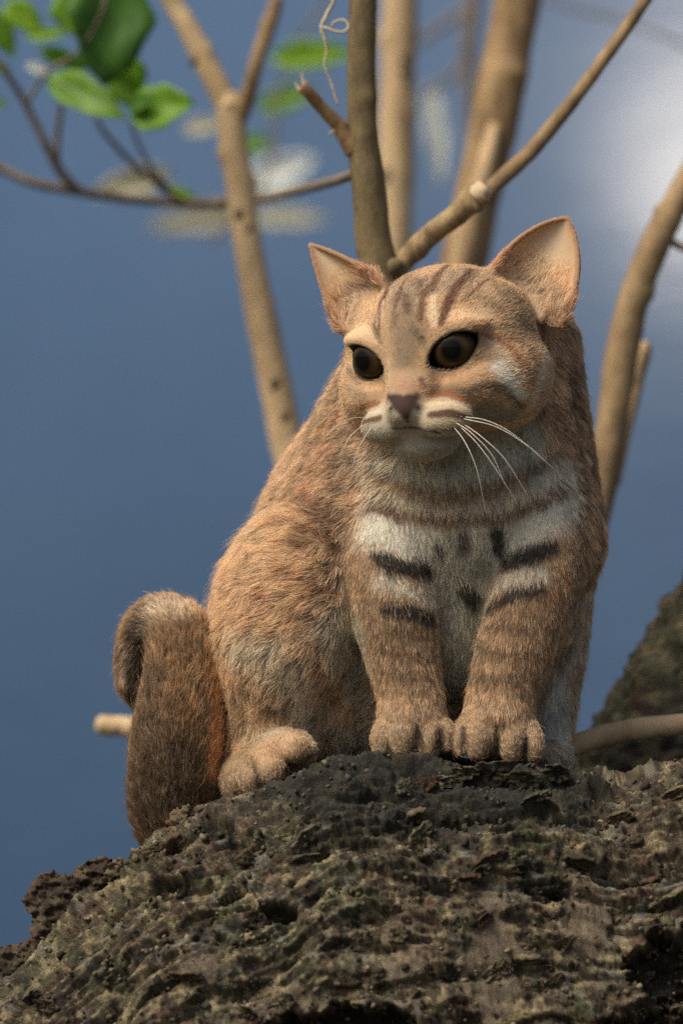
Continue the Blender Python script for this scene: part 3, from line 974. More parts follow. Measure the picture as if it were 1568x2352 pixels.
def chain(pts, k=20, lab="body"):
    Q = catmull(pts, 5)
    rm = Q[:, 3].max()
    C_ = np.stack([Q[:, 0], Q[:, 2], -Q[:, 1]], 1)
    bs = box_slice(C_.min(0) - rm, C_.max(0) + rm, max(k, 10) + 20)
    X, Y, Z = grid_pts(bs[1])
    D = np.full(X.shape, 1e3, dtype=np.float32)
    for i in range(len(Q) - 1):
        a, v = C_[i], C_[i + 1] - C_[i]
        ra, rb = Q[i, 3], Q[i + 1, 3]
        h = np.clip(((X - a[0]) * v[0] + (Y - a[1]) * v[1] + (Z - a[2]) * v[2]) / v.dot(v), 0, 1)
        D = np.minimum(D, np.sqrt((X - a[0] - h * v[0]) ** 2 + (Y - a[1] - h * v[1]) ** 2 + (Z - a[2] - h * v[2]) ** 2) - (ra + (rb - ra) * h))
    merge(bs[0], D, k, lab)


# --- trunk of the body
cone(c3(1010, 880, 120), c3(915, 1240, 240), 222, 318, 40, "body")
cone(c3(915, 1240, 250), c3(860, 1520, 270), 318, 280, 40, "body")
cone(c3(1190, 800, 90), c3(1248, 1240, 90), 140, 144, 60, "body")
ell(c3(1240, 1350, 150), (124, 150, 200), 40, "hind_leg")
ell(c3(1050, 1500, 260), (300, 200, 230), 40, "body")
# neck and chest
cone(c3(1060, 960, 90), c3(1074, 1140, 60), 215, 212, 50, "chest")
ell(c3(1070, 1225, 40), (205, 125, 225), 40, "chest")
ell(c3(1052, 1390, 50), (115, 90, 210), 35, "chest")
# haunch on the picture's left
ell(c3(672, 1408, 60), (182, 195, 262), 14, "haunch", rotm(0, 14, 0))
cone(c3(645, 1470, 70), c3(632, 1690, 60), 146, 106, 40, "haunch")
ell(c3(765, 1550, 110), (92, 120, 200), 30, "haunch")
# far hind leg
chain([(1268, 1450, 170, 84), (1268, 1590, 160, 66), (1258, 1720, 130, 56)], 30, "hind_leg")
ell(c3(1255, 1735, 60), (52, 80, 34), 20, "hind_leg")
# forelegs
chain([(905, 1190, 10, 95), (884, 1300, -40, 98), (902, 1400, -70, 97), (922, 1500, -90, 84), (940, 1590, -110, 76), (945, 1650, -125, 78)], 26, "foreleg")
chain([(1225, 1190, 10, 98), (1236, 1300, -40, 100), (1212, 1400, -70, 95), (1178, 1500, -90, 88), (1150, 1590, -110, 79), (1142, 1650, -125, 82)], 26, "foreleg")
# front paws
ell(c3(945, 1680, -120), (88, 80, 46), 22, "paw")
ell(c3(1140, 1690, -120), (94, 80, 50), 22, "paw")
for (x0, y0, x, y, r) in ((900, 1640, 873, 1702, 24), (920, 1628, 920, 1694, 37), (968, 1632, 982, 1700, 34), (1000, 1640, 1022, 1692, 23),
                          (1082, 1640, 1050, 1704, 23), (1100, 1628, 1092, 1700, 39), (1160, 1630, 1170, 1704, 38), (1195, 1645, 1218, 1712, 26)):
    chain([(x0, y0 + 6, -105, r * 0.9), ((x0 + x) / 2, y0 + 22, -152, r), (x, y - 14, -178, r), (x, y + 8, -184, r * 0.82)], 5, "paw")
# hind paw on the picture's left
cone(c3(556, 1792, 20), c3(596, 1752, -50), 60, 48, 24, "paw")
chain([(560, 1778, -20, 34), (574, 1772, -80, 34), (580, 1790, -104, 30)], 6, "paw")
chain([(585, 1745, -20, 40), (606, 1740, -90, 44), (622, 1764, -118, 41)], 5, "paw")
chain([(610, 1722, -20, 36), (650, 1704, -80, 38), (676, 1714, -112, 34)], 5, "paw")
chain([(640, 1712, -10, 28), (682, 1700, -70, 28), (706, 1716, -92, 22)], 5, "paw")
# tail
TAIL = [(640, 1960, 260, 90), (470, 1965, 150, 92), (406, 1880, 80, 98), (402, 1790, 60, 104), (410, 1680, 50, 101), (420, 1580, 45, 90), (422, 1510, 48, 82), (405, 1456, 62, 75), (366, 1436, 96, 64), (330, 1464, 134, 55), (312, 1520, 152, 48), (305, 1568, 158, 38), (308, 1602, 160, 22)]
chain(TAIL, 6, "tail")

# --- head, in its own frame: x = the picture's right, y = back, z = up
HC = c3(1022, 805, -70)
yaw, pit, rol = math.radians(27), math.radians(8), math.radians(6)
hr = np.array([math.cos(yaw), -math.sin(yaw), 0.0])
hb = np.array([math.sin(yaw), math.cos(yaw), 0.0])
hu = np.array([0, 0, 1.0])
hb, hu = math.cos(pit) * hb + math.sin(pit) * hu, math.cos(pit) * hu - math.sin(pit) * hb
hr, hu = math.cos(rol) * hr + math.sin(rol) * hu, math.cos(rol) * hu - math.sin(rol) * hr
HR = np.stack([hr, hb, hu], 1)      # columns: local axes in cat space


def hp(x, y, z): return HC + HR @ np.array([x, y, z], float)
def hell(c, r, k=25, lab="head", R=None): ell(hp(*c), r, k, lab, HR if R is None else HR @ R)
def hcone(a, b_, ra, rb, k=25, lab="head"): cone(hp(*a), hp(*b_), ra, rb, k, lab)


def head_xy(px, py, ly):
    """local x, z of the point seen at (px, py) when its local y is ly"""
    A = np.array([[HR[0, 0], HR[0, 2]], [HR[2, 0], HR[2, 2]]])
    rhs = np.array([px - HC[0] - HR[0, 1] * ly, -py - HC[2] - HR[2, 1] * ly])
    return np.linalg.solve(A, rhs)


BODY_FLD = FLD
FLD = np.full(DIM, 60.0, dtype=np.float32)
hell((0, 20, 25), (200, 210, 168), 40)
hell((0, -95, 62), (145, 105, 92), 40)
for s_ in (-1, 1):
    hell((s_ * 140, -25, -72), (116, 128, 122), 40)
    hell((s_ * 108, -140, 58), (68, 44, 26), 25)           # brow
    hell((s_ * 168, -20, 62), (58, 80, 74), 40)            # temple up to the ear
    hell((s_ * 118, -135, -78), (74, 60, 50), 30)          # cheekbone under the eye
hell((0, -100, -128), (135, 120, 80), 40)                  # jaw
hell((0, -172, -10), (66, 52, 100), 45, R=rotm(-24))      # bridge of the nose
hell((0, -222, -88), (50, 40, 48), 34)
for s_ in (-1, 1):
    hell((s_ * 62, -204, -142), (74, 60, 46), 24, "muzzle")
hell((0, -252, -112), (40, 34, 34), 18, "muzzle")
hell((0, -172, -194), (76, 60, 42), 34, "muzzle")           # chin
EYES = []
for s_, (ex, ey) in ((-1, (842, 826)), (1, (1014, 821))):
    lx, lz = head_xy(ex, ey, -188)
    EYES.append((s_, lx, lz))
EX = 0.5 * (EYES[1][1] - EYES[0][1]); EZ = 0.5 * (EYES[1][2] + EYES[0][2]); EM = 0.5 * (EYES[1][1] + EYES[0][1])
print("EYES", EYES, EX, EZ, EM, "nose", head_xy(922, 930, -285), "chin", head_xy(932, 1045, -230), "tipL", head_xy(712, 568, 20), "tipR", head_xy(1303, 510, 20))


# --- ears: cupped shells
def ear_points(tip, b_in, b_out, back, cup, e1, e2):
    tip, b_in, b_out = (np.asarray(v, float) for v in (tip, b_in, b_out))
    back = np.asarray(back, float); back /= np.linalg.norm(back)
    pts, meta = [], []
    bc = 0.5 * (b_in + b_out)
    for t_ in np.linspace(-0.12, 1, 64):
        c = bc + (tip - bc) * t_
        tt = max(t_, 0)
        wf = (1 - tt ** e1) ** e2 if tt < 1 else 0.0
        half = 0.5 * (b_out - b_in) * max(wf, 0.02)
        hw = np.linalg.norm(half)
        for a in np.linspace(-1, 1, 44):
            ang = a * 1.25
            off = half * (math.sin(ang) / math.sin(1.25)) + back * (hw * cup * (math.cos(ang) - math.cos(1.25)) + 8 * tt)
            pts.append(c + off)
            meta.append((t_, a))
    return np.array(pts), np.array(meta)


EAR_DEF = [
    (c3(710, 566, -30), c3(862, 638, -80), c3(774, 744, -60), (0.55, 0.80, 0.20), 0.85, 1.15, 0.85),
    (c3(1300, 504, -55), c3(1118, 640, -95), c3(1292, 730, -115), (-0.15, 0.95, -0.05), 0.80, 2.1, 0.78),
]
EARS = []
for (tip, bi, bo, bk, cup, e1, e2) in EAR_DEF:
    pts, meta = ear_points(tip, bi, bo, bk, cup, e1, e2)
    kd = KDTree(len(pts))
    for i, p in enumerate(pts): kd.insert(Vector(p), i)
    kd.balance()
    bs = box_slice(pts.min(0), pts.max(0), 24)
    X, Y, Z = grid_pts(bs[1])
    f = FLD[bs[0]]
    D = np.full(X.shape, 60.0, dtype=np.float32)
    xs_, ys_, zs_ = X.ravel(), Y.ravel(), Z.ravel()
    df = D.ravel()
    fr = f.ravel()
    for i in range(len(xs_)):
        if fr[i] < -25: continue
        co, ii, dd = kd.find((xs_[i], ys_[i], zs_[i]))
        if dd < 50:
            tt = meta[ii][0]
            df[i] = dd - (8.0 - 2.5 * max(tt, 0))
    merge(bs[0], df.reshape(X.shape), 26, "ear")
    EARS.append((kd, meta, pts))

# --- eye openings: an almond cut in front of each eyeball
EYE_R = 60.0
EYE_INFO = []
for s_ in (-1, 1):
    cl = np.array([s_ * EX + EM * 0.5, -136.0, EZ])
    out = np.array([s_ * 0.30, -0.95, 0.02]); out /= np.linalg.norm(out)
    sx = np.cross(out, [0, 0, 1.0]); sx /= np.linalg.norm(sx)
    if sx[0] < 0: sx = -sx
    sz = np.cross(sx, out)
    if sz[2] < 0: sz = -sz
    tl = math.radians(24) * s_
    au = sx * math.cos(tl) + sz * math.sin(tl)
    av = sz * math.cos(tl) - sx * math.sin(tl)
    EYE_INFO.append((s_, hp(*cl), HR @ out, HR @ au, HR @ av))
for (s_, c, out, au, av) in EYE_INFO:
    bs = box_slice(c - 130, c + 130, 5)
    X, Y, Z = grid_pts(bs[1])
    q = np.stack([X - c[0], Y - c[1], Z - c[2]], -1)
    u, v, w_ = q @ au, q @ av, q @ out
    hl, hw = 66.0, 40.0
    rv = (hl * hl + hw * hw) / (2 * hw)
    hu_ = 30.0
    ru = (hl * hl + hu_ * hu_) / (2 * hu_)
    ves = np.maximum(np.hypot(u, v - (hu_ - ru)) - ru, np.hypot(u, v + (hw - rv)) - rv)
    rnd = np.hypot(u / 1.3, v + 4) - 37
    op = np.maximum(0.75 * ves + 0.25 * rnd, 8 - w_)
    f = FLD[bs[0]]
    k = 7.0
    # raise a lid rim round the eyeball, then cut
    lid = np.sqrt(u * u + v * v + w_ * w_) - (EYE_R + 5)
    h = np.clip(0.5 + 0.5 * (f - lid) / 22.0, 0, 1)
    f = f * (1 - h) + lid * h - 22.0 * h * (1 - h)
    h = np.clip(0.5 - 0.5 * (f + op) / k, 0, 1)
    FLD[bs[0]] = f * (1 - h) + (-op) * h + k * h * (1 - h)

# mouth crease and the groove under the nose
def groove(pts, rad, depth):
    pts = [hp(*p) for p in pts]
    for a, b_ in zip(pts[:-1], pts[1:]):
        bs = box_slice(np.minimum(a, b_), np.maximum(a, b_), 40)
        X, Y, Z = grid_pts(bs[1])
        v = b_ - a
        h = np.clip(((X - a[0]) * v[0] + (Y - a[1]) * v[1] + (Z - a[2]) * v[2]) / v.dot(v), 0, 1)
        d = np.sqrt((X - a[0] - h * v[0]) ** 2 + (Y - a[1] - h * v[1]) ** 2 + (Z - a[2] - h * v[2]) ** 2)
        FLD[bs[0]] += depth * np.exp(-(d / rad) ** 2)


groove([(0, -278, -138), (0, -262, -172)], 9, 10)
groove([(0, -262, -171), (40, -245, -187), (90, -200, -185)], 10, 12)
groove([(0, -262, -171), (-40, -245, -187), (-90, -200, -185)], 10, 12)
# set the finished head on the neck
h_ = np.clip(0.5 + 0.5 * (BODY_FLD - FLD) / 18.0, 0, 1)
FLD = BODY_FLD * (1 - h_) + FLD * h_ - 18.0 * h_ * (1 - h_)


def surface_nets(Fg):
    ins = Fg < 0
    c = [ins[i:ins.shape[0] - 1 + i, j:ins.shape[1] - 1 + j, k:ins.shape[2] - 1 + k] for i in (0, 1) for j in (0, 1) for k in (0, 1)]
    cnt = sum(x.astype(np.int8) for x in c)
    act = (cnt > 0) & (cnt < 8)
    I = np.argwhere(act)
    n_ = len(I)
    idx = np.full(act.shape, -1, dtype=np.int64)
    idx[act] = np.arange(n_)
    corner = np.array([(i, j, k) for i in (0, 1) for j in (0, 1) for k in (0, 1)])
    val = np.stack([Fg[I[:, 0] + o[0], I[:, 1] + o[1], I[:, 2] + o[2]] for o in corner], 1).astype(np.float64)
    acc = np.zeros((n_, 3)); num = np.zeros(n_)
    for a in range(8):
        for b_ in range(a + 1, 8):
            if np.abs(corner[a] - corner[b_]).sum() != 1: continue
            va, vb = val[:, a], val[:, b_]
            x = (va < 0) != (vb < 0)
            t_ = np.where(x, va / np.where(x, va - vb, 1), 0)
            acc += np.where(x[:, None], corner[a] + (corner[b_] - corner[a]) * t_[:, None], 0)
            num += x
    V = (I + acc / num[:, None]) * HX + LO
    quads = []
    for ax in range(3):
        s0 = [slice(None)] * 3; s1 = [slice(None)] * 3
        s0[ax] = slice(0, -1); s1[ax] = slice(1, None)
        a, b_ = ins[tuple(s0)], ins[tuple(s1)]
        E = np.argwhere(a != b_)
        o1, o2 = [(1, 2), (2, 0), (0, 1)][ax]
        ok = (E[:, o1] > 0) & (E[:, o2] > 0) & (E[:, o1] < act.shape[o1]) & (E[:, o2] < act.shape[o2]) & (E[:, ax] < act.shape[ax])
        E = E[ok]
        flip = a[tuple(E.T)]
        def cell(d1, d2):
            q = E.copy(); q[:, o1] -= d1; q[:, o2] -= d2
            return idx[tuple(q.T)]
        q = np.stack([cell(1, 1), cell(0, 1), cell(0, 0), cell(1, 0)], 1)
        q[~flip] = q[~flip][:, ::-1]
        quads.append(q)
    return V, np.vstack(quads), I


CV, CF, CI = surface_nets(FLD)
CLAB = LAB[CI[:, 0], CI[:, 1], CI[:, 2]]
# one light smoothing pass
def vnormals(V, F):
    a, b_, c, d = (V[F[:, i]] for i in range(4))
    fn = np.cross(c - a, d - b_)
    n_ = np.zeros_like(V)
    for i in range(4): np.add.at(n_, F[:, i], fn)
    return n_ / (np.linalg.norm(n_, axis=1)[:, None] + 1e-9), np.linalg.norm(fn, axis=1) * 0.5


CN, CAREA = vnormals(CV, CF)
print("cat mesh", len(CV), len(CF))
cat_bvh = BVHTree.FromPolygons(CV.tolist(), CF.tolist())


# ------------------------------------------------------------------ coat pattern and painted light (on the surface, in the cat's own space)
def hit(px, py):
    h = cat_bvh.ray_cast(Vector((px, -3000, -py)), Vector((0, 1, 0)))
    return None if h[0] is None else np.array(h[0])


BASE = {
    "body": (0.42, 0.295, 0.185), "head": (0.47, 0.315, 0.18), "ear": (0.42, 0.25, 0.14), "chest": (0.40, 0.36, 0.27), "foreleg": (0.31, 0.205, 0.118),
    "paw": (0.34, 0.24, 0.145), "haunch": (0.60, 0.41, 0.24), "hind_leg": (0.40, 0.33, 0.245), "tail": (0.27, 0.165, 0.085), "muzzle": (0.42, 0.36, 0.26)}
names = list(REG)
COAT = np.array([BASE[names[l]] for l in CLAB])


def smooth_attr(A, it):
    A = A.copy()
    cnt = np.zeros(len(CV)); 
    for i in range(4): np.add.at(cnt, CF[:, i], 1)
    for _ in range(it):
        m_ = A[CF].mean(1)
        acc = np.zeros_like(A)
        for i in range(4): np.add.at(acc, CF[:, i], m_)
        A = acc / cnt.reshape((-1,) + (1,) * (A.ndim - 1))
    return A


COAT = smooth_attr(COAT, 12)
EDGE = fbm(CV / 14.0 + 3, 3)


def paint(pts, rad, col, amt=1.0, soft=0.5, rag=0.35, only=None):
    """a mark in the fur along a line; pts (px, py), rad one value or one per point"""
    q, rr = [], []
    R_ = [rad] * len(pts) if np.isscalar(rad) else list(rad)
    for i in range(len(pts) - 1 if len(pts) > 1 else 1):
        a = np.array(pts[i]); b_ = np.array(pts[min(i + 1, len(pts) - 1)])
        n_ = max(2, int(np.linalg.norm(b_ - a) / 6))
        for t_ in np.linspace(0, 1, n_):
            h = hit(*(a + (b_ - a) * t_))
            if h is not None:
                q.append(h); rr.append(R_[i] * (1 - t_) + R_[min(i + 1, len(pts) - 1)] * t_)
    if not q: return
    q = np.array(q); rr = np.array(rr)
    mx = rr.max() * 1.8
    sel = np.all((CV > q.min(0) - mx) & (CV < q.max(0) + mx), axis=1)
    if only is not None: sel &= np.isin(CLAB, [REG[o] for o in only])
    ii = np.nonzero(sel)[0]
    best = np.full(len(ii), 1e9)
    for a, r in zip(q, rr):
        best = np.minimum(best, np.linalg.norm(CV[ii] - a, axis=1) / r)
    best = best + rag * EDGE[ii]
    k = (1 - sstep(1 - soft, 1 + soft, best)) * amt
    COAT[ii] += (np.array(col) - COAT[ii]) * k[:, None]


BROWN = (0.11, 0.065, 0.035); DARK = (0.016, 0.013, 0.011); RUST = (0.26, 0.11, 0.05)
CREAM = (0.74, 0.57, 0.38); WHITE = (0.72, 0.70, 0.61); GREY = (0.30, 0.275, 0.215); PINK = (0.56, 0.36, 0.24); GREYBR = (0.25, 0.185, 0.12)
# --- body, flanks
paint([(780, 960), (740, 1080), (790, 1180)], 60, (0.40, 0.25, 0.15), 0.7)
paint([(740, 920), (690, 1000), (620, 1110)], 55, (0.50, 0.34, 0.22), 0.7)
paint([(800, 1010), (775, 1180), (770, 1320)], 30, (0.20, 0.14, 0.09), 0.7)  # gap behind the foreleg, its shade painted into the coat
for (x0, y0, x1, y1, r, c) in ((700, 1120, 745, 1165, 16, RUST), (740, 1160, 775, 1200, 18, BROWN), (690, 1250, 720, 1256, 12, RUST), (660, 1310, 690, 1318, 12, RUST), (720, 1330, 760, 1345, 13, RUST),
                               (610, 1360, 640, 1368, 12, RUST), (570, 1300, 580, 1310, 12, (0.34, 0.24, 0.15)), (680, 1390, 720, 1400, 14, (0.30, 0.16, 0.08)), (590, 1420, 610, 1426, 10, RUST), (730, 1420, 770, 1450, 16, (0.30, 0.16, 0.08)),
                               (560, 1350, 566, 1356, 10, (0.3, 0.2, 0.1)), (700, 1210, 740, 1230, 14, RUST), (650, 1190, 680, 1200, 12, (0.34, 0.19, 0.1))):
    paint([(x0, y0), (x1, y1)], r + 1, np.array(c) * 0.9, 0.7, 0.6, 0.5)
paint([(640, 1135), (690, 1150), (735, 1190), (770, 1250)], [8, 13, 16, 16], (0.16, 0.085, 0.045), 0.8, 0.5)  # fold between back and thigh, shade painted into the coat
paint([(560, 1480), (620, 1500), (690, 1560), (700, 1640)], [45, 50, 52, 40], (0.58, 0.52, 0.41), 0.75, 0.6)
paint([(780, 1450), (800, 1560), (810, 1680)], 70, (0.36, 0.34, 0.27), 0.75, 0.6)
paint([(730, 1470), (760, 1560), (800, 1640)], [20, 26, 20], (0.40, 0.24, 0.12), 0.7)
paint([(560, 1570), (610, 1600), (650, 1650)], [14, 18, 14], (0.15, 0.10, 0.06), 0.75, 0.6)
paint([(540, 1600), (560, 1660)], 26, (0.24, 0.17, 0.10), 0.7, 0.6)
paint([(600, 1680), (660, 1690), (720, 1690)], 30, (0.44, 0.40, 0.31), 0.6, 0.6)
# right flank and shoulder
paint([(1310, 760), (1330, 900), (1350, 1050)], 36, (0.30, 0.20, 0.125), 0.7)
paint([(1300, 800), (1320, 1000), (1340, 1150)], 12, (0.15, 0.10, 0.06), 0.7)
paint([(1360, 1010), (1380, 1150), (1370, 1300)], 18, (0.16, 0.09, 0.05), 0.5)
paint([(1385, 1180), (1390, 1280), (1350, 1420)], 18, (0.44, 0.31, 0.2), 0.7)
paint([(1320, 1250), (1330, 1330)], 20, (0.20, 0.13, 0.08), 0.6)
paint([(1340, 1450), (1330, 1500)], 20, (0.5, 0.44, 0.35), 0.7)
paint([(1330, 1540), (1320, 1570)], 16, (0.34, 0.18, 0.08), 0.6)
paint([(1270, 1560), (1275, 1680)], 34, (0.58, 0.57, 0.52), 0.85)
paint([(1335, 1600), (1315, 1690)], 14, (0.40, 0.25, 0.12), 0.6)
# --- chest
CH = ("chest", "foreleg", "body")
paint([(860, 1210), (960, 1240), (1080, 1250), (1200, 1210), (1290, 1150)], [48, 55, 60, 55, 48], WHITE, 0.8, 0.6, 0.3, CH)
paint([(870, 1130), (960, 1150), (1100, 1150), (1220, 1120), (1290, 1080)], [18, 22, 22, 22, 26], (0.46, 0.40, 0.30), 0.8, 0.6, 0.3, CH)
paint([(1240, 1080), (1290, 1090)], 40, (0.55, 0.53, 0.46), 0.8, 0.6, 0.3, CH)
paint([(1050, 1300), (1050, 1380), (1050, 1480)], [80, 70, 46], (0.40, 0.38, 0.31), 0.85, 0.6, 0.3, CH)
paint([(845, 1050), (850, 1160)], 22, WHITE, 0.3, 0.6, 0.3, CH)
paint([(870, 1065), (930, 1110), (1020, 1135), (1120, 1120), (1200, 1085), (1260, 1050)], [14, 20, 22, 20, 16, 12], (0.19, 0.12, 0.065), 0.85, 0.5, 0.5, CH)
paint([(860, 1160), (930, 1182), (1030, 1192), (1150, 1182), (1240, 1150), (1290, 1115)], [12, 14, 14, 14, 14, 12], (0.19, 0.11, 0.06), 0.9, 0.5, 0.5, CH)
paint([(880, 1060), (1000, 1075), (1120, 1065), (1220, 1030)], [26, 32, 32, 26], (0.42, 0.40, 0.33), 0.75, 0.6, 0.3, CH)
paint([(862, 1272), (900, 1292), (975, 1308)], [14, 25, 22], DARK, 0.95, 0.35)
paint([(1160, 1288), (1215, 1270), (1265, 1252)], [20, 27, 18], DARK, 0.95, 0.35)
paint([(1138, 1215), (1142, 1255)], 19, DARK, 0.92, 0.4)
paint([(1060, 1225), (1062, 1255)], 14, (0.08, 0.07, 0.055), 0.8, 0.5)
paint([(1000, 1245), (1005, 1270)], 13, (0.07, 0.06, 0.05), 0.85, 0.5)
paint([(1065, 1350), (1085, 1378)], 20, DARK, 0.9, 0.4)
paint([(885, 1395), (940, 1398), (988, 1416)], [14, 22, 18], DARK, 0.9, 0.4)
paint([(1120, 1392), (1180, 1358), (1235, 1348)], [13, 20, 15], DARK, 0.88, 0.4)
paint([(870, 1330), (930, 1345), (990, 1370)], 20, (0.50, 0.46, 0.37), 0.75, 0.5)
paint([(1150, 1330), (1240, 1310)], 20, (0.52, 0.48, 0.40), 0.75, 0.5)
# --- forelegs
for (a, b_, r, c, k) in (((840, 1380), (870, 1460), 20, BROWN, 0.3), ((900, 1440), (960, 1450), 11, BROWN, 0.8), ((880, 1490), (970, 1500), 11, BROWN, 0.7), ((900, 1540), (980, 1550), 11, BROWN, 0.7),
                         ((1120, 1430), (1200, 1440), 12, BROWN, 0.75), ((1110, 1490), (1200, 1500), 12, BROWN, 0.7), ((1100, 1550), (1180, 1556), 11, BROWN, 0.7), ((1240, 1380), (1270, 1350), 10, RUST, 0.6),
                         ((1290, 1300), (1300, 1330), 10, RUST, 0.6), ((990, 1450), (1005, 1540), 14, (0.20, 0.15, 0.1), 0.6), ((1100, 1460), (1080, 1560), 14, (0.20, 0.15, 0.1), 0.6)):
    paint([a, b_], r, c, k, 0.6, 0.6)
paint([(1300, 1440), (1260, 1540), (1240, 1600)], 13, (0.50, 0.35, 0.22), 0.7)  # rim light painted down the outer edge of the foreleg
paint([(870, 1610), (1000, 1620)], 22, (0.42, 0.29, 0.18), 0.6)
paint([(1080, 1610), (1220, 1620)], 22, (0.42, 0.29, 0.18), 0.6)
for (x, y) in ((955, 1665), (962, 1690), (1002, 1690), (1060, 1680), (1132, 1670), (1134, 1700), (1200, 1700), (1010, 1680)):  # shade painted into the creases between the front toes
    paint([(x, y - 14), (x, y + 16)], 8, (0.045, 0.03, 0.02), 0.9, 0.5, 0.2)
paint([(626, 1704), (640, 1720), (656, 1744), (662, 1770)], [6, 8, 10, 11], (0.04, 0.026, 0.016), 0.95, 0.5, 0.2)  # creases between the hind toes, painted dark as shade
paint([(676, 1690), (692, 1704), (698, 1722)], [5, 7, 8], (0.06, 0.04, 0.025), 0.9, 0.5, 0.2)
paint([(580, 1735), (588, 1760), (592, 1790)], [6, 9, 10], (0.07, 0.045, 0.028), 0.9, 0.5, 0.2)
paint([(560, 1790), (580, 1804)], 18, (0.2, 0.13, 0.08), 0.6)
paint([(620, 1720), (690, 1690)], 40, (0.58, 0.38, 0.215), 0.7)
# --- tail: darker to its outer side and its tip, rusty towards the body
paint([(330, 1850), (330, 1700), (345, 1560)], [70, 60, 40], (0.11, 0.075, 0.05), 0.75, 0.95, 0.5, ("tail",))
paint([(390, 1890), (420, 1800), (410, 1740)], [110, 80, 50], (0.07, 0.048, 0.032), 0.8, 0.95, 0.5, ("tail",))  # lower tail darkened, shading put into its colour
paint([(490, 1780), (500, 1650), (495, 1540)], [26, 30, 26], (0.60, 0.32, 0.14), 0.9, 0.7, 0.5, ("tail",))
paint([(360, 1400), (420, 1400)], 34, (0.50, 0.40, 0.29), 0.8, 0.7, 0.5, ("tail",))
paint([(330, 1450), (318, 1520), (312, 1590)], [44, 46, 44], (0.06, 0.045, 0.034), 0.9, 0.6, 0.4, ("tail",))
paint([(285, 1480), (280, 1560)], 12, (0.3, 0.22, 0.16), 0.7, 0.5, 0.4, ("tail",))
# --- head
HD = ("head", "muzzle", "ear")
def hpaint(*a, **k): paint(*a, only=HD, rag=0.22, **k)
hpaint([(900, 640), (940, 680), (980, 660), (1060, 640)], 46, (0.27, 0.20, 0.135), amt=0.7, soft=0.6)
hpaint([(920, 700), (930, 780), (925, 830)], [40, 34, 26], (0.22, 0.165, 0.11), amt=0.75, soft=0.6)
hpaint([(1000, 600), (1120, 590)], 30, (0.30, 0.23, 0.16), amt=0.6, soft=0.6)
hpaint([(1060, 660), (1140, 700), (1190, 760)], [30, 34, 34], (0.26, 0.185, 0.115), amt=0.6, soft=0.6)
hpaint([(1090, 730), (1160, 750), (1220, 790)], [20, 22, 20], (0.44, 0.31, 0.19), amt=0.7, soft=0.6)
hpaint([(1000, 745), (1060, 728), (1130, 745)], [14, 20, 12], (0.72, 0.51, 0.31), amt=0.92, soft=0.5)
hpaint([(800, 775), (830, 765), (870, 790)], [15, 18, 10], (0.72, 0.53, 0.34), amt=0.92, soft=0.5)
# forehead stripes
hpaint([(1078, 625), (1045, 665), (1024, 705), (1008, 750)], [9, 11, 12, 9], (0.12, 0.052, 0.03), amt=0.95, soft=0.4)
hpaint([(1032, 605), (1002, 640), (985, 685)], 9, (0.13, 0.08, 0.05), amt=0.8, soft=0.4)
hpaint([(990, 690), (988, 730), (990, 755)], [7, 11, 8], CREAM, amt=0.95, soft=0.4)
hpaint([(900, 640), (880, 690), (862, 752)], [8, 10, 9], (0.12, 0.06, 0.033), amt=0.9, soft=0.4)
hpaint([(875, 705), (868, 750)], [7, 9], CREAM, amt=0.9, soft=0.4)
hpaint([(895, 660), (920, 640)], 11, (0.14, 0.09, 0.055), amt=0.75, soft=0.5)
hpaint([(925, 690), (930, 720)], 11, (0.14, 0.09, 0.055), amt=0.75, soft=0.5)
hpaint([(955, 650), (965, 690)], 10, (0.14, 0.09, 0.055), amt=0.7, soft=0.5)
hpaint([(860, 765), (872, 790)], 8, (0.12, 0.085, 0.06), amt=0.7, soft=0.5)
hpaint([(945, 765), (965, 790)], 10, (0.15, 0.105, 0.07), amt=0.6, soft=0.5)
hpaint([(820, 700), (810, 740)], [10, 12], (0.2, 0.14, 0.09), amt=0.6, soft=0.5)
for (x0, y0, x1, y1, r) in ((930, 640, 945, 660, 9), (975, 640, 960, 668, 9), (915, 672, 905, 700, 9), (938, 700, 934, 722, 10), (962, 712, 958, 735, 9), (905, 730, 902, 755, 9), (1100, 620, 1070, 650, 9),
                            (1120, 650, 1150, 690, 12), (1150, 660, 1185, 700, 11), (1090, 690, 1140, 720, 9), (1190, 740, 1220, 770, 12), (835, 660, 820, 690, 9), (850, 640, 842, 665, 8), (1210, 810, 1225, 850, 12), (1150, 780, 1190, 800, 9)):
    hpaint([(x0, y0), (x1, y1)], r, (0.10, 0.062, 0.04), amt=0.45, soft=0.6)
for ln_pts, rr_ in (([(868, 770), (872, 705), (893, 655), (918, 618)], [6, 7, 7, 5]), ([(905, 715), (922, 660), (955, 612)], [5, 6, 5]), ([(962, 745), (966, 690), (998, 640), (1034, 604)], [6, 8, 7, 5]),
                    ([(1060, 700), (1100, 660), (1140, 630)], [4, 6, 5])):
    hpaint(ln_pts, rr_, (0.15, 0.072, 0.04), amt=0.85, soft=0.45)
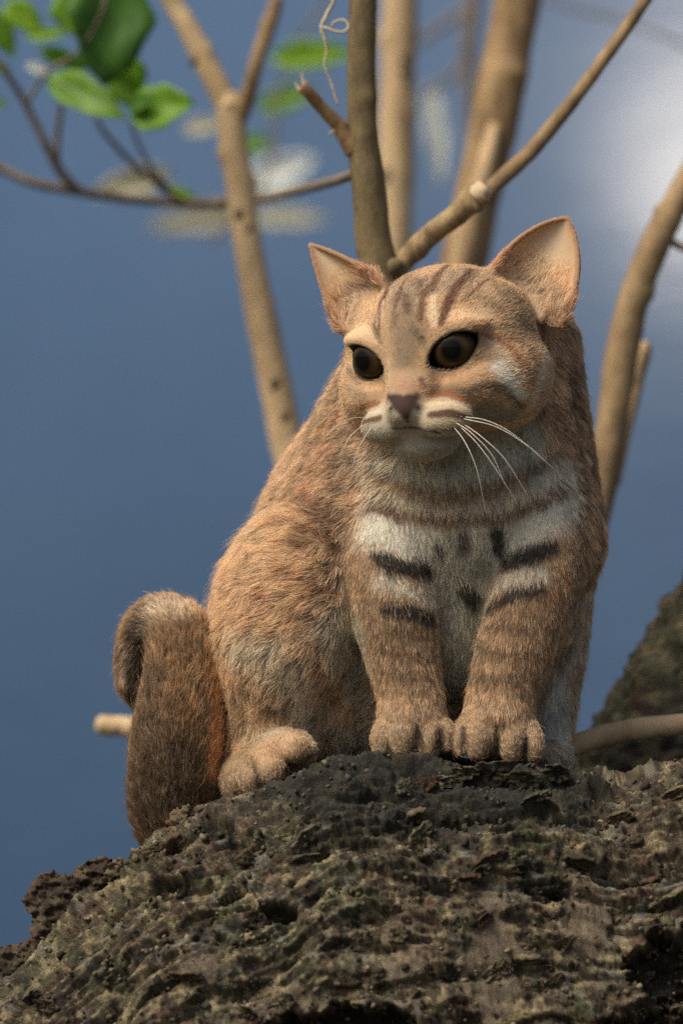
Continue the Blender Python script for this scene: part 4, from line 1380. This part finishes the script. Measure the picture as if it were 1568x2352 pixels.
# nose bridge, cheeks
hpaint([(966, 820), (968, 870), (960, 890)], [10, 13, 10], (0.60, 0.40, 0.22), amt=0.85, soft=0.5)
hpaint([(890, 830), (892, 880)], [7, 9], (0.54, 0.40, 0.27), amt=0.8, soft=0.5)
hpaint([(905, 885), (930, 895), (950, 900)], [22, 24, 20], (0.45, 0.27, 0.165), amt=0.85, soft=0.5)
hpaint([(1012, 872), (1055, 870)], [15, 12], (0.70, 0.44, 0.24), amt=0.95, soft=0.5)
hpaint([(1040, 880), (1100, 870)], [18, 16], (0.42, 0.265, 0.155), amt=0.7, soft=0.5)
hpaint([(845, 890), (870, 886)], [14, 11], (0.68, 0.45, 0.25), amt=0.95, soft=0.5)
hpaint([(963, 878), (968, 892)], 8, (0.13, 0.07, 0.045), amt=0.8, soft=0.5)
hpaint([(985, 900), (1020, 905)], 9, (0.22, 0.14, 0.085), amt=0.6, soft=0.5)
hpaint([(1115, 790), (1150, 830), (1180, 880)], [9, 11, 11], (0.50, 0.42, 0.31), amt=0.85, soft=0.5)
hpaint([(1135, 850), (1165, 900), (1190, 915)], [18, 17, 10], (0.66, 0.62, 0.53), amt=0.9, soft=0.5)
hpaint([(1100, 775), (1140, 790), (1170, 815), (1195, 850)], [5, 6, 7, 6], RUST, amt=0.95, soft=0.4)
hpaint([(1090, 830), (1130, 830)], 10, (0.24, 0.175, 0.115), amt=0.6, soft=0.5)
hpaint([(1060, 905), (1110, 890), (1150, 900), (1185, 940)], [8, 10, 11, 9], (0.15, 0.10, 0.062), amt=0.85, soft=0.5)
hpaint([(1030, 900), (1075, 920)], 12, (0.16, 0.125, 0.085), amt=0.6, soft=0.5)
hpaint([(1110, 950), (1160, 960)], [34, 24], (0.24, 0.215, 0.155), amt=0.85, soft=0.5)
hpaint([(1200, 860), (1230, 900)], 16, (0.22, 0.15, 0.095), amt=0.6, soft=0.5)
hpaint([(1250, 780), (1240, 860), (1210, 940)], [11, 13, 12], (0.60, 0.48, 0.35), amt=0.8, soft=0.5)
hpaint([(1220, 720), (1260, 760)], 20, (0.20, 0.145, 0.1), amt=0.6, soft=0.5)
hpaint([(800, 850), (820, 880)], 9, (0.17, 0.12, 0.085), amt=0.7, soft=0.5)
hpaint([(800, 895), (830, 915)], 14, (0.26, 0.19, 0.13), amt=0.6, soft=0.5)
# muzzle: cream pads with rust lines, pale grey chin with its shade painted in
hpaint([(1000, 940), (1060, 955), (975, 965)], [26, 20, 24], (0.52, 0.43, 0.29), amt=0.85, soft=0.4)
hpaint([(845, 960), (875, 945)], [20, 18], (0.50, 0.43, 0.31), amt=0.85, soft=0.4)
hpaint([(985, 985), (1050, 985)], [18, 14], (0.46, 0.40, 0.27), amt=0.8, soft=0.4)
hpaint([(850, 1000), (890, 985)], [16, 16], (0.44, 0.40, 0.30), amt=0.8, soft=0.4)
hpaint([(980, 912), (1025, 910), (1062, 926)], [8, 11, 8], (0.26, 0.11, 0.05), amt=0.95, soft=0.4)
hpaint([(975, 934), (1030, 930), (1072, 946)], [7, 8, 6], (0.66, 0.53, 0.34), amt=0.9, soft=0.4)
hpaint([(982, 957), (1030, 953), (1070, 964)], [8, 11, 7], (0.10, 0.05, 0.03), amt=0.97, soft=0.4)
hpaint([(980, 977), (1030, 974), (1066, 980)], [6, 7, 5], (0.56, 0.46, 0.30), amt=0.85, soft=0.4)
hpaint([(985, 992), (1040, 990)], [5, 6], (0.22, 0.14, 0.08), amt=0.7, soft=0.4)
hpaint([(830, 938), (866, 930)], 8, (0.28, 0.12, 0.06), amt=0.9, soft=0.4)
hpaint([(828, 954), (868, 948)], 6, (0.62, 0.52, 0.36), amt=0.85, soft=0.4)
hpaint([(834, 972), (868, 964)], 9, (0.12, 0.06, 0.035), amt=0.95, soft=0.4)
hpaint([(850, 1030), (930, 1040), (1030, 1030), (1090, 1000)], [26, 32, 34, 28], (0.34, 0.325, 0.26), amt=0.9, soft=0.5)
hpaint([(900, 905), (880, 930)], 6, (0.5, 0.42, 0.32), amt=0.5, soft=0.5)
# mouth line
hpaint([(930, 962), (934, 984)], 5, (0.05, 0.035, 0.028), amt=0.9, soft=0.4)
hpaint([(900, 988), (934, 985), (970, 990), (1000, 997)], [4, 5, 5, 4], (0.07, 0.055, 0.045), amt=0.9, soft=0.4)

# ears: pale inside with the glow of light through them painted in, rusty rim
EARPOS = np.full((len(CV), 3), 9.0)      # t, a, side(+ inside)
ear_idx = np.nonzero(CLAB == REG["ear"])[0]
for (kd, meta, pts), (tip, bi, bo, bk, cup, e1, e2) in zip(EARS, EAR_DEF):
    bk = np.array(bk) / np.linalg.norm(bk)
    cx = 0.5 * (tip + 0.5 * (bi + bo))
    for i in ear_idx:
        if np.linalg.norm(CV[i] - cx) > 230: continue
        co, ii, dd = kd.find(CV[i])
        EARPOS[i] = (meta[ii][0], meta[ii][1], 1.0 if CN[i] @ bk < 0.1 else -1.0)
e = EARPOS[ear_idx]
inside = (e[:, 2] > 0) & (np.abs(e[:, 1]) < 0.97)
deep = sstep(0.0, 0.75, np.abs(e[:, 1]))
cin = np.array([0.76, 0.59, 0.39]) * (1 - deep)[:, None] + np.array([0.58, 0.39, 0.23]) * deep[:, None]
low = (1 - sstep(-0.05, 0.35, e[:, 0]))[:, None]
cin = cin * (1 - low) + np.array([0.46, 0.33, 0.22]) * low
COAT[ear_idx] = np.where(inside[:, None], cin, COAT[ear_idx])
rimm = sstep(0.86, 1.0, np.abs(e[:, 1])) * (e[:, 2] < 5)
COAT[ear_idx] += (np.array([0.40, 0.23, 0.13]) - COAT[ear_idx]) * (0.6 * rimm)[:, None]
outs = (e[:, 2] < 0)
COAT[ear_idx] = np.where(outs[:, None], np.array([0.34, 0.225, 0.145]), COAT[ear_idx])

# eyelid rims: black skin, no fur
BARE = np.zeros(len(CV))
for (s_, c, out, au, av) in EYE_INFO:
    q = CV - c
    u, v, w_ = q @ au, q @ av, q @ out
    hl, hw = 66.0, 40.0
    rv = (hl * hl + hw * hw) / (2 * hw)
    hu_ = 30.0
    ru = (hl * hl + hu_ * hu_) / (2 * hu_)
    ves = np.maximum(np.hypot(u, v - (hu_ - ru)) - ru, np.hypot(u, v + (hw - rv)) - rv)
    rnd = np.hypot(u / 1.3, v + 4) - 37
    op = 0.75 * ves + 0.25 * rnd
    near = (w_ > -10) & (w_ < 110) & (np.hypot(u, v) < 110)
    k = np.where(near, 1 - sstep(3.0, 9.0, op), 0)
    COAT += (np.array([0.018, 0.014, 0.011]) - COAT) * k[:, None]
    # inner corner runs down towards the nose
    BARE = np.maximum(BARE, np.where(near, 1 - sstep(2, 10, op), 0))
# nose leather
NOSE_T = [(884, 914), (896, 909), (925, 913), (952, 907), (962, 912), (952, 938), (936, 968), (926, 969), (902, 946)]
nose_c = hit(923, 936)


def in_poly(px, py, poly):
    c_ = np.zeros(len(px), bool)
    n_ = len(poly)
    for i in range(n_):
        x0, y0 = poly[i]; x1, y1 = poly[(i + 1) % n_]
        t_ = ((y0 > py) != (y1 > py)) & (px < (x1 - x0) * (py - y0) / (y1 - y0 + 1e-9) + x0)
        c_ ^= t_
    return c_


isn = (CLAB == REG["muzzle"]) | (CLAB == REG["head"])
isn &= np.linalg.norm(CV - nose_c, axis=1) < 75
isn &= in_poly(CV[:, 0], -CV[:, 2], NOSE_T) & (CN[:, 1] < -0.05)
nz = isn.astype(float)
nz = smooth_attr(nz, 1)
COAT += (np.array([0.050, 0.027, 0.021]) - COAT) * nz[:, None]
for (x, y) in ((895, 944), (955, 941)):
    h = hit(x, y)
    if h is not None:
        k = np.exp(-(np.linalg.norm(CV - h, axis=1) / 9.5) ** 2)
        COAT += (np.array([0.02, 0.012, 0.01]) - COAT) * k[:, None]
BARE = np.maximum(BARE, nz)

COAT = np.clip(COAT, 0.008, 0.9)
CAT = empty("cat", tuple(U(c3(1000, 1740, 0))))
tag(CAT, "small tawny spotted wild cat sitting hunched on the fallen trunk", "cat")
MAT_SKIN = coat_material("under_coat", 0.8)
body = link("body", mesh_np("body", U(CV), CF, MAT_SKIN, True, COAT * 0.8), CAT)


# ------------------------------------------------------------------ fur
def fur_material():
    m, nt, b, N, L = new_mat("fur")
    a = N.new("ShaderNodeAttribute"); a.attribute_name = "coat"
    hi = N.new("ShaderNodeHairInfo")
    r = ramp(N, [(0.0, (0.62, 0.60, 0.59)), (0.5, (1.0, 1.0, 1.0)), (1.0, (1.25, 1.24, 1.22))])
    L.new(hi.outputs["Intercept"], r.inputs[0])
    mx = N.new("ShaderNodeMix"); mx.data_type = 'RGBA'; mx.blend_type = 'MULTIPLY'
    mx.inputs["Factor"].default_value = 1.0
    L.new(a.outputs["Color"], mx.inputs["A"])
    L.new(r.outputs[0], mx.inputs["B"])
    L.new(mx.outputs["Result"], b.inputs["Base Color"])
    b.inputs["Roughness"].default_value = 0.55
    b.inputs["Specular IOR Level"].default_value = 0.3
    tr = N.new("ShaderNodeBsdfTranslucent")
    L.new(mx.outputs["Result"], tr.inputs["Color"])
    ms = N.new("ShaderNodeMixShader"); ms.inputs[0].default_value = 0.3
    L.new(b.outputs[0], ms.inputs[1]); L.new(tr.outputs[0], ms.inputs[2])
    L.new(ms.outputs[0], N["Material Output"].inputs["Surface"])
    return m


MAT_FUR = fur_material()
# per region: length, lift, density, comb direction
FUR = {
    "body": (36, 0.38, 1.0, (-0.35, 0.25, -0.85)), "head": (13, 0.30, 2.2, None), "ear": (8, 0.22, 2.2, None), "chest": (28, 0.33, 1.3, (0.0, -0.15, -1.0)),
    "foreleg": (22, 0.32, 1.5, (0.0, 0.0, -1.0)), "paw": (14, 0.40, 2.6, (0.1, -0.7, -0.5)), "haunch": (46, 0.40, 1.1, (-0.85, 0.10, -0.50)),
    "hind_leg": (32, 0.34, 1.1, (0.05, 0.05, -1.0)), "tail": (31, 0.50, 1.6, None), "muzzle": (12, 0.34, 2.6, None)}
VL = smooth_attr(np.array([FUR[names[l]][0] for l in CLAB], float), 8)
VF = smooth_attr(np.array([FUR[names[l]][1] for l in CLAB], float), 8)
VD = np.array([FUR[names[l]][2] for l in CLAB], float)
VDIR = np.array([FUR[names[l]][3] or (0, 0, -1) for l in CLAB], float)
nose_tip = hp(0, -285, -100)
hd = np.isin(CLAB, [REG["head"], REG["muzzle"]])
d_ = CV[hd] - nose_tip
dist = np.linalg.norm(d_, axis=1)
VDIR[hd] = d_ / dist[:, None] + np.array([0, 0.25, 0])
VL[hd] = VL[hd] * (0.75 + 0.4 * sstep(60, 320, dist))
ei = ear_idx
for (tip, bi, bo, bk, cup, e1, e2) in EAR_DEF:
    cx = 0.5 * (tip + 0.5 * (bi + bo))
    sel = ei[np.linalg.norm(CV[ei] - cx, axis=1) < 230]
    VDIR[sel] = (tip - 0.5 * (bi + bo)) / np.linalg.norm(tip - 0.5 * (bi + bo))
mid = ei[(EARPOS[ei][:, 2] > 0) & (EARPOS[ei][:, 0] < 0.7) & (np.abs(EARPOS[ei][:, 1]) < 0.8)]
VL[mid] += 14 * (1 - sstep(0.3, 0.7, EARPOS[mid][:, 0]))
pw = CLAB == REG["paw"]
VL[pw] *= np.where(CV[pw][:, 0] < 780, 0.85, 0.9)
lowear = ei[(EARPOS[ei][:, 0] < 0.45)]
VL[lowear] += 26 * (1 - sstep(0.0, 0.45, EARPOS[lowear][:, 0]))
tq = catmull(TAIL, 6)
tc3 = np.stack([tq[:, 0], tq[:, 2], -tq[:, 1]], 1)
tdir = np.gradient(tc3, axis=0); tdir /= np.linalg.norm(tdir, axis=1)[:, None]
tsel = np.nonzero(CLAB == REG["tail"])[0]
VDIR[tsel] = tdir[np.argmin(((CV[tsel][:, None, :] - tc3[None]) ** 2).sum(-1), axis=1)]
# haunch: back and down, more downwards low on the thigh; right side of the body streams right and down
hs = CLAB == REG["haunch"]
k = sstep(1350, 1620, -CV[:, 2])
VDIR[hs] = np.array([-0.9, 0.1, -0.28]) * (1 - k[hs])[:, None] + np.array([-0.25, -0.1, -1.0]) * k[hs][:, None]
k = sstep(740, 830, CV[:, 0]) * hs
VDIR += (np.array([0.15, -0.1, -1.0]) - VDIR) * k[:, None]
bs_ = CLAB == REG["body"]
k = sstep(1080, 1240, CV[:, 0])
VDIR[bs_] = np.array([-0.8, 0.25, -0.45]) * (1 - k[bs_])[:, None] + np.array([0.45, 0.2, -0.85]) * k[bs_][:, None]
VDIR = smooth_attr(VDIR, 14)
SPARSE = np.where(CN[:, 1] > 0.35, 0.35, 1.0)

HAIRS = 360000
wgt = (CAREA * (VD * SPARSE * (1 - BARE))[CF].mean(1))
wgt *= (CV[CF].mean(1)[:, 2] > -1960)
pick = RNG.choice(len(CF), HAIRS, p=wgt / wgt.sum())
uv = RNG.random((HAIRS, 2))
ww = np.stack([(1 - uv[:, 0]) * (1 - uv[:, 1]), uv[:, 0] * (1 - uv[:, 1]), uv[:, 0] * uv[:, 1], (1 - uv[:, 0]) * uv[:, 1]], 1)
fidx = CF[pick]


def lerp(A): return np.einsum('nk,nk...->n...', ww, A[fidx])


rp = lerp(CV); rn = lerp(CN); rn /= np.linalg.norm(rn, axis=1)[:, None]
rc_ = lerp(COAT); rl = lerp(VL); rlift = lerp(VF); rd = lerp(VDIR)
rreg = CLAB[fidx[:, 0]]
# wander of the comb: clumps and tufts
wv = np.stack([fbm(rp / 42.0 + 5, 2), fbm(rp / 42.0 + 25, 2), fbm(rp / 42.0 + 45, 2)], 1)
wv2 = np.stack([noise(rp / 9.0 + 5), noise(rp / 9.0 + 25), noise(rp / 9.0 + 45)], 1)
longf = np.clip(rl / 40.0, 0.15, 1.0)[:, None]
rd = rd + wv * 0.9 * longf + wv2 * 0.55 * longf + RNG.normal(scale=0.13, size=rp.shape)
tg = rd - rn * (rd * rn).sum(1)[:, None]
tg /= np.linalg.norm(tg, axis=1)[:, None] + 1e-6
ln = rl * RNG.uniform(0.6, 1.15, HAIRS)
guard = RNG.random(HAIRS) < 0.045 * longf[:, 0]
ln = np.where(guard, ln * 1.8, ln)
lift = np.clip(rlift + RNG.normal(scale=0.12, size=HAIRS) + 0.22 * wv2[:, 0] * longf[:, 0] + guard * 0.2, 0.08, 1.0)
NP = 5
ts = np.linspace(0, 1, NP)
pos = np.empty((HAIRS, NP, 3))
for i, t_ in enumerate(ts):
    up = lift * (t_ - 0.42 * t_ * t_)
    pos[:, i] = rp - rn * 1.5 + (tg * (t_ * np.sqrt(1 - np.clip(lift, 0, 0.95) ** 2 * 0.6))[:, None] + rn * up[:, None]) * ln[:, None]
# gather tips of the longer fur into locks
KC = 7000
cen = RNG.choice(HAIRS, KC, replace=False)
kd = KDTree(KC)
for i, j in enumerate(cen): kd.insert(rp[j], i)
kd.balance()
own = np.array([kd.find(p)[1] for p in rp])
own = cen[own]
gath = (0.80 * np.where(np.isin(rreg, [REG["tail"], REG["foreleg"], REG["chest"]]), 0.45, 1.0) * np.clip((rl - 14) / 22.0, 0, 1) * RNG.uniform(0.3, 1, HAIRS))[:, None]
for i, t_ in enumerate(ts):
    pos[:, i] += (pos[own, i] - rp[own] * 0 - pos[:, i]) * gath * (t_ ** 1.6) * 0.75
# colour of each hair: ticking, a few dark and a few pale hairs
lock = np.exp(RNG.normal(scale=0.22, size=HAIRS))[own] ** np.clip((rl - 12) / 24.0, 0, 1)
val = lock * np.exp(RNG.normal(scale=0.20, size=HAIRS)) * (1 + 0.35 * wv2[:, 1]) * (1 + 0.25 * fbm(rp / 60.0 + 90, 3))
tick = RNG.random(HAIRS)
furry = np.clip((rl - 8) / 14.0, 0, 1)
val = np.where(tick < 0.11 * furry, val * 0.40, val)
agouti = np.where(rreg == REG["foreleg"], 1 + 0.9 * fbm(rp / 13.0 + 61, 2) - 0.05, 1.0)
agouti = np.where(rreg == REG["paw"], np.exp(RNG.normal(scale=0.38, size=HAIRS)) * (1 + 1.0 * fbm(rp / 11.0 + 71, 2)) * 0.9, agouti)
agouti = np.where(np.isin(rreg, [REG["head"], REG["muzzle"]]), np.exp(RNG.normal(scale=0.22, size=HAIRS)), agouti)
hc_ = rc_ * (val * agouti)[:, None]
pale = (tick > 0.93)
hc_[pale] = hc_[pale] * 0.5 + np.array([0.58, 0.46, 0.345]) * 0.5 * np.clip(val[pale], 0.6, 1.3)[:, None]
hau = (rreg == REG["haunch"]) & (tick > 0.70) & (tick < 0.80) & (rp[:, 2] > -1560)
hc_[hau] = np.array([0.56, 0.45, 0.33]) * np.clip(val[hau], 0.6, 1.2)[:, None]
rus = (tick > 0.80) & (tick < 0.86)
hc_[rus] = hc_[rus] * np.array([1.15, 0.82, 0.62])
hc_ = hc_ * 0.90 + hc_.mean(1)[:, None] * 0.10
hc_[:, 1] *= 1.03
hc_ = hc_ * 1.72
hc_ = hc_ / np.maximum(1.0, hc_.max(1) / 0.86)[:, None]
hc_ = np.clip(hc_, 0.008, 0.88)
rad = np.where(guard, 0.000060, np.where(rl < 14, 0.000085, np.where(rl < 30, 0.000110, 0.000135)))

GROUPS = [("head_fur", ("head",)), ("muzzle_fur", ("muzzle",)), ("ear_fur", ("ear",)), ("chest_fur", ("chest",)), ("foreleg_fur", ("foreleg",)), ("paw_fur", ("paw",)),
          ("back_fur", ("body",)), ("haunch_fur", ("haunch",)), ("hind_leg_fur", ("hind_leg",)), ("tail_fur", ("tail",))]
prof_r = np.array([1.0, 0.95, 0.8, 0.55, 0.12])


def fur_object(name, sel):
    n_ = int(sel.sum())
    if n_ == 0: return
    hcv = bpy.data.hair_curves.new(name)
    hcv.add_curves([NP] * n_)
    W = U(pos[sel]).astype(np.float32)
    hcv.points.foreach_set("position", W.ravel())
    ra = hcv.attributes.get("radius") or hcv.attributes.new("radius", 'FLOAT', 'POINT')
    ra.data.foreach_set("value", (rad[sel][:, None] * prof_r[None]).astype(np.float32).ravel())
    ca = hcv.attributes.new("coat", 'FLOAT_COLOR', 'CURVE')
    c4 = np.ones((n_, 4), dtype=np.float32); c4[:, :3] = hc_[sel]
    ca.data.foreach_set("color", c4.ravel())
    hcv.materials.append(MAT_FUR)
    return link(name, hcv, body_parent)


body_parent = CAT
for nm, regs in GROUPS:
    m_ = np.isin(rreg, [REG[r] for r in regs])
    if nm in ("foreleg_fur",):
        fur_object(nm, m_ & (rp[:, 0] < 1050)); fur_object(nm, m_ & (rp[:, 0] >= 1050))
    elif nm == "paw_fur":
        fur_object(nm, m_ & (rp[:, 0] < 780)); fur_object(nm, m_ & (rp[:, 0] >= 780) & (rp[:, 0] < 1036)); fur_object(nm, m_ & (rp[:, 0] >= 1036))
    elif nm == "ear_fur":
        fur_object(nm, m_ & (rp[:, 0] < 1000)); fur_object(nm, m_ & (rp[:, 0] >= 1000))
    else:
        fur_object(nm, m_)


# ------------------------------------------------------------------ eyes, whiskers
def eye_material():
    m, nt, b, N, L = new_mat("eye")
    tc = N.new("ShaderNodeTexCoord")
    sp = N.new("ShaderNodeSeparateXYZ")
    L.new(tc.outputs["Object"], sp.inputs[0])
    # object z looks out of the eye; distance from that axis
    cb = N.new("ShaderNodeCombineXYZ")
    L.new(sp.outputs[0], cb.inputs[0]); L.new(sp.outputs[1], cb.inputs[1])
    ln_ = N.new("ShaderNodeVectorMath"); ln_.operation = 'LENGTH'
    L.new(cb.outputs[0], ln_.inputs[0])
    mr = N.new("ShaderNodeMath"); mr.operation = 'DIVIDE'; mr.inputs[1].default_value = EYE_R * S
    L.new(ln_.outputs["Value"], mr.inputs[0])
    n1 = noise_node(N, L, 500, 3, 0.6, tc.outputs["Object"])
    ad = N.new("ShaderNodeMath"); ad.operation = 'MULTIPLY_ADD'; ad.inputs[1].default_value = 0.06
    L.new(n1.outputs[0], ad.inputs[0]); L.new(mr.outputs[0], ad.inputs[2])
    r = ramp(N, [(0.0, (0.004, 0.004, 0.004)), (0.36, (0.003, 0.003, 0.003)), (0.45, (0.022, 0.015, 0.006)), (0.62, (0.050, 0.033, 0.011)), (0.80, (0.025, 0.016, 0.007)), (0.88, (0.006, 0.005, 0.004))])
    L.new(ad.outputs[0], r.inputs[0])
    L.new(r.outputs[0], b.inputs["Base Color"])
    b.inputs["Roughness"].default_value = 0.4
    b.inputs["Specular IOR Level"].default_value = 0.0
    b.inputs["Coat Weight"].default_value = 0.3
    b.inputs["Coat Roughness"].default_value = 0.02
    return m


MAT_EYE = eye_material()
for (s_, c, out, au, av) in EYE_INFO:
    V0, F0 = ico(5)
    me = mesh_np("eye", V0 * EYE_R * S, F0, MAT_EYE)
    o = link("eye", me, CAT)
    M3 = Matrix((au, np.cross(out, au), out)).transposed()
    o.matrix_world = Matrix.Translation(U(c)) @ M3.to_4x4()
    loc = Matrix.Translation(Vector(U(c)) - CAT.location) @ M3.to_4x4()
    o.matrix_parent_inverse = Matrix.Identity(4)
    o.matrix_basis = loc

m, nt, b, N, L = new_mat("whisker")
b.inputs["Base Color"].default_value = (0.62, 0.58, 0.48, 1)
b.inputs["Roughness"].default_value = 0.4
MAT_WHISK = m
WH = [
    [(1060, 962, 0), (1110, 972, -70), (1170, 1005, -110), (1270, 1092, -130)],
    [(1056, 966, 0), (1130, 986, -80), (1200, 1030, -120), (1250, 1075, -130)],
    [(1036, 985, 0), (1060, 1020, -60), (1085, 1080, -90), (1108, 1185, -90)],
    [(1050, 984, 0), (1085, 1020, -60), (1125, 1075, -90), (1178, 1160, -100)],
    [(1058, 978, 0), (1100, 1010, -60), (1150, 1060, -90), (1205, 1150, -100)],
    [(1040, 975, 0), (1075, 1000, -60), (1120, 1050, -90), (1150, 1120, -100)],
    [(845, 975, 0), (820, 990, -40), (795, 1020, -60), (770, 1075, -60)],
    [(852, 985, 0), (835, 1010, -40), (815, 1050, -60), (805, 1110, -60)],
    [(840, 962, 0), (805, 965, -40), (775, 980, -60), (735, 1020, -60)],
]
for i, wpts in enumerate(WH):
    h = hit(wpts[0][0], wpts[0][1])
    if h is None: continue
    d0 = h[1]
    pts = [U(np.array([x, d0 + d + 4, -y])) for (x, y, d) in wpts]
    V, F = tube(pts, [0.00027, 0.00022, 0.00015, 0.00004], 6, 8, 0.0)
    link("whisker", mesh_np("whisker", V, F, MAT_WHISK), CAT)
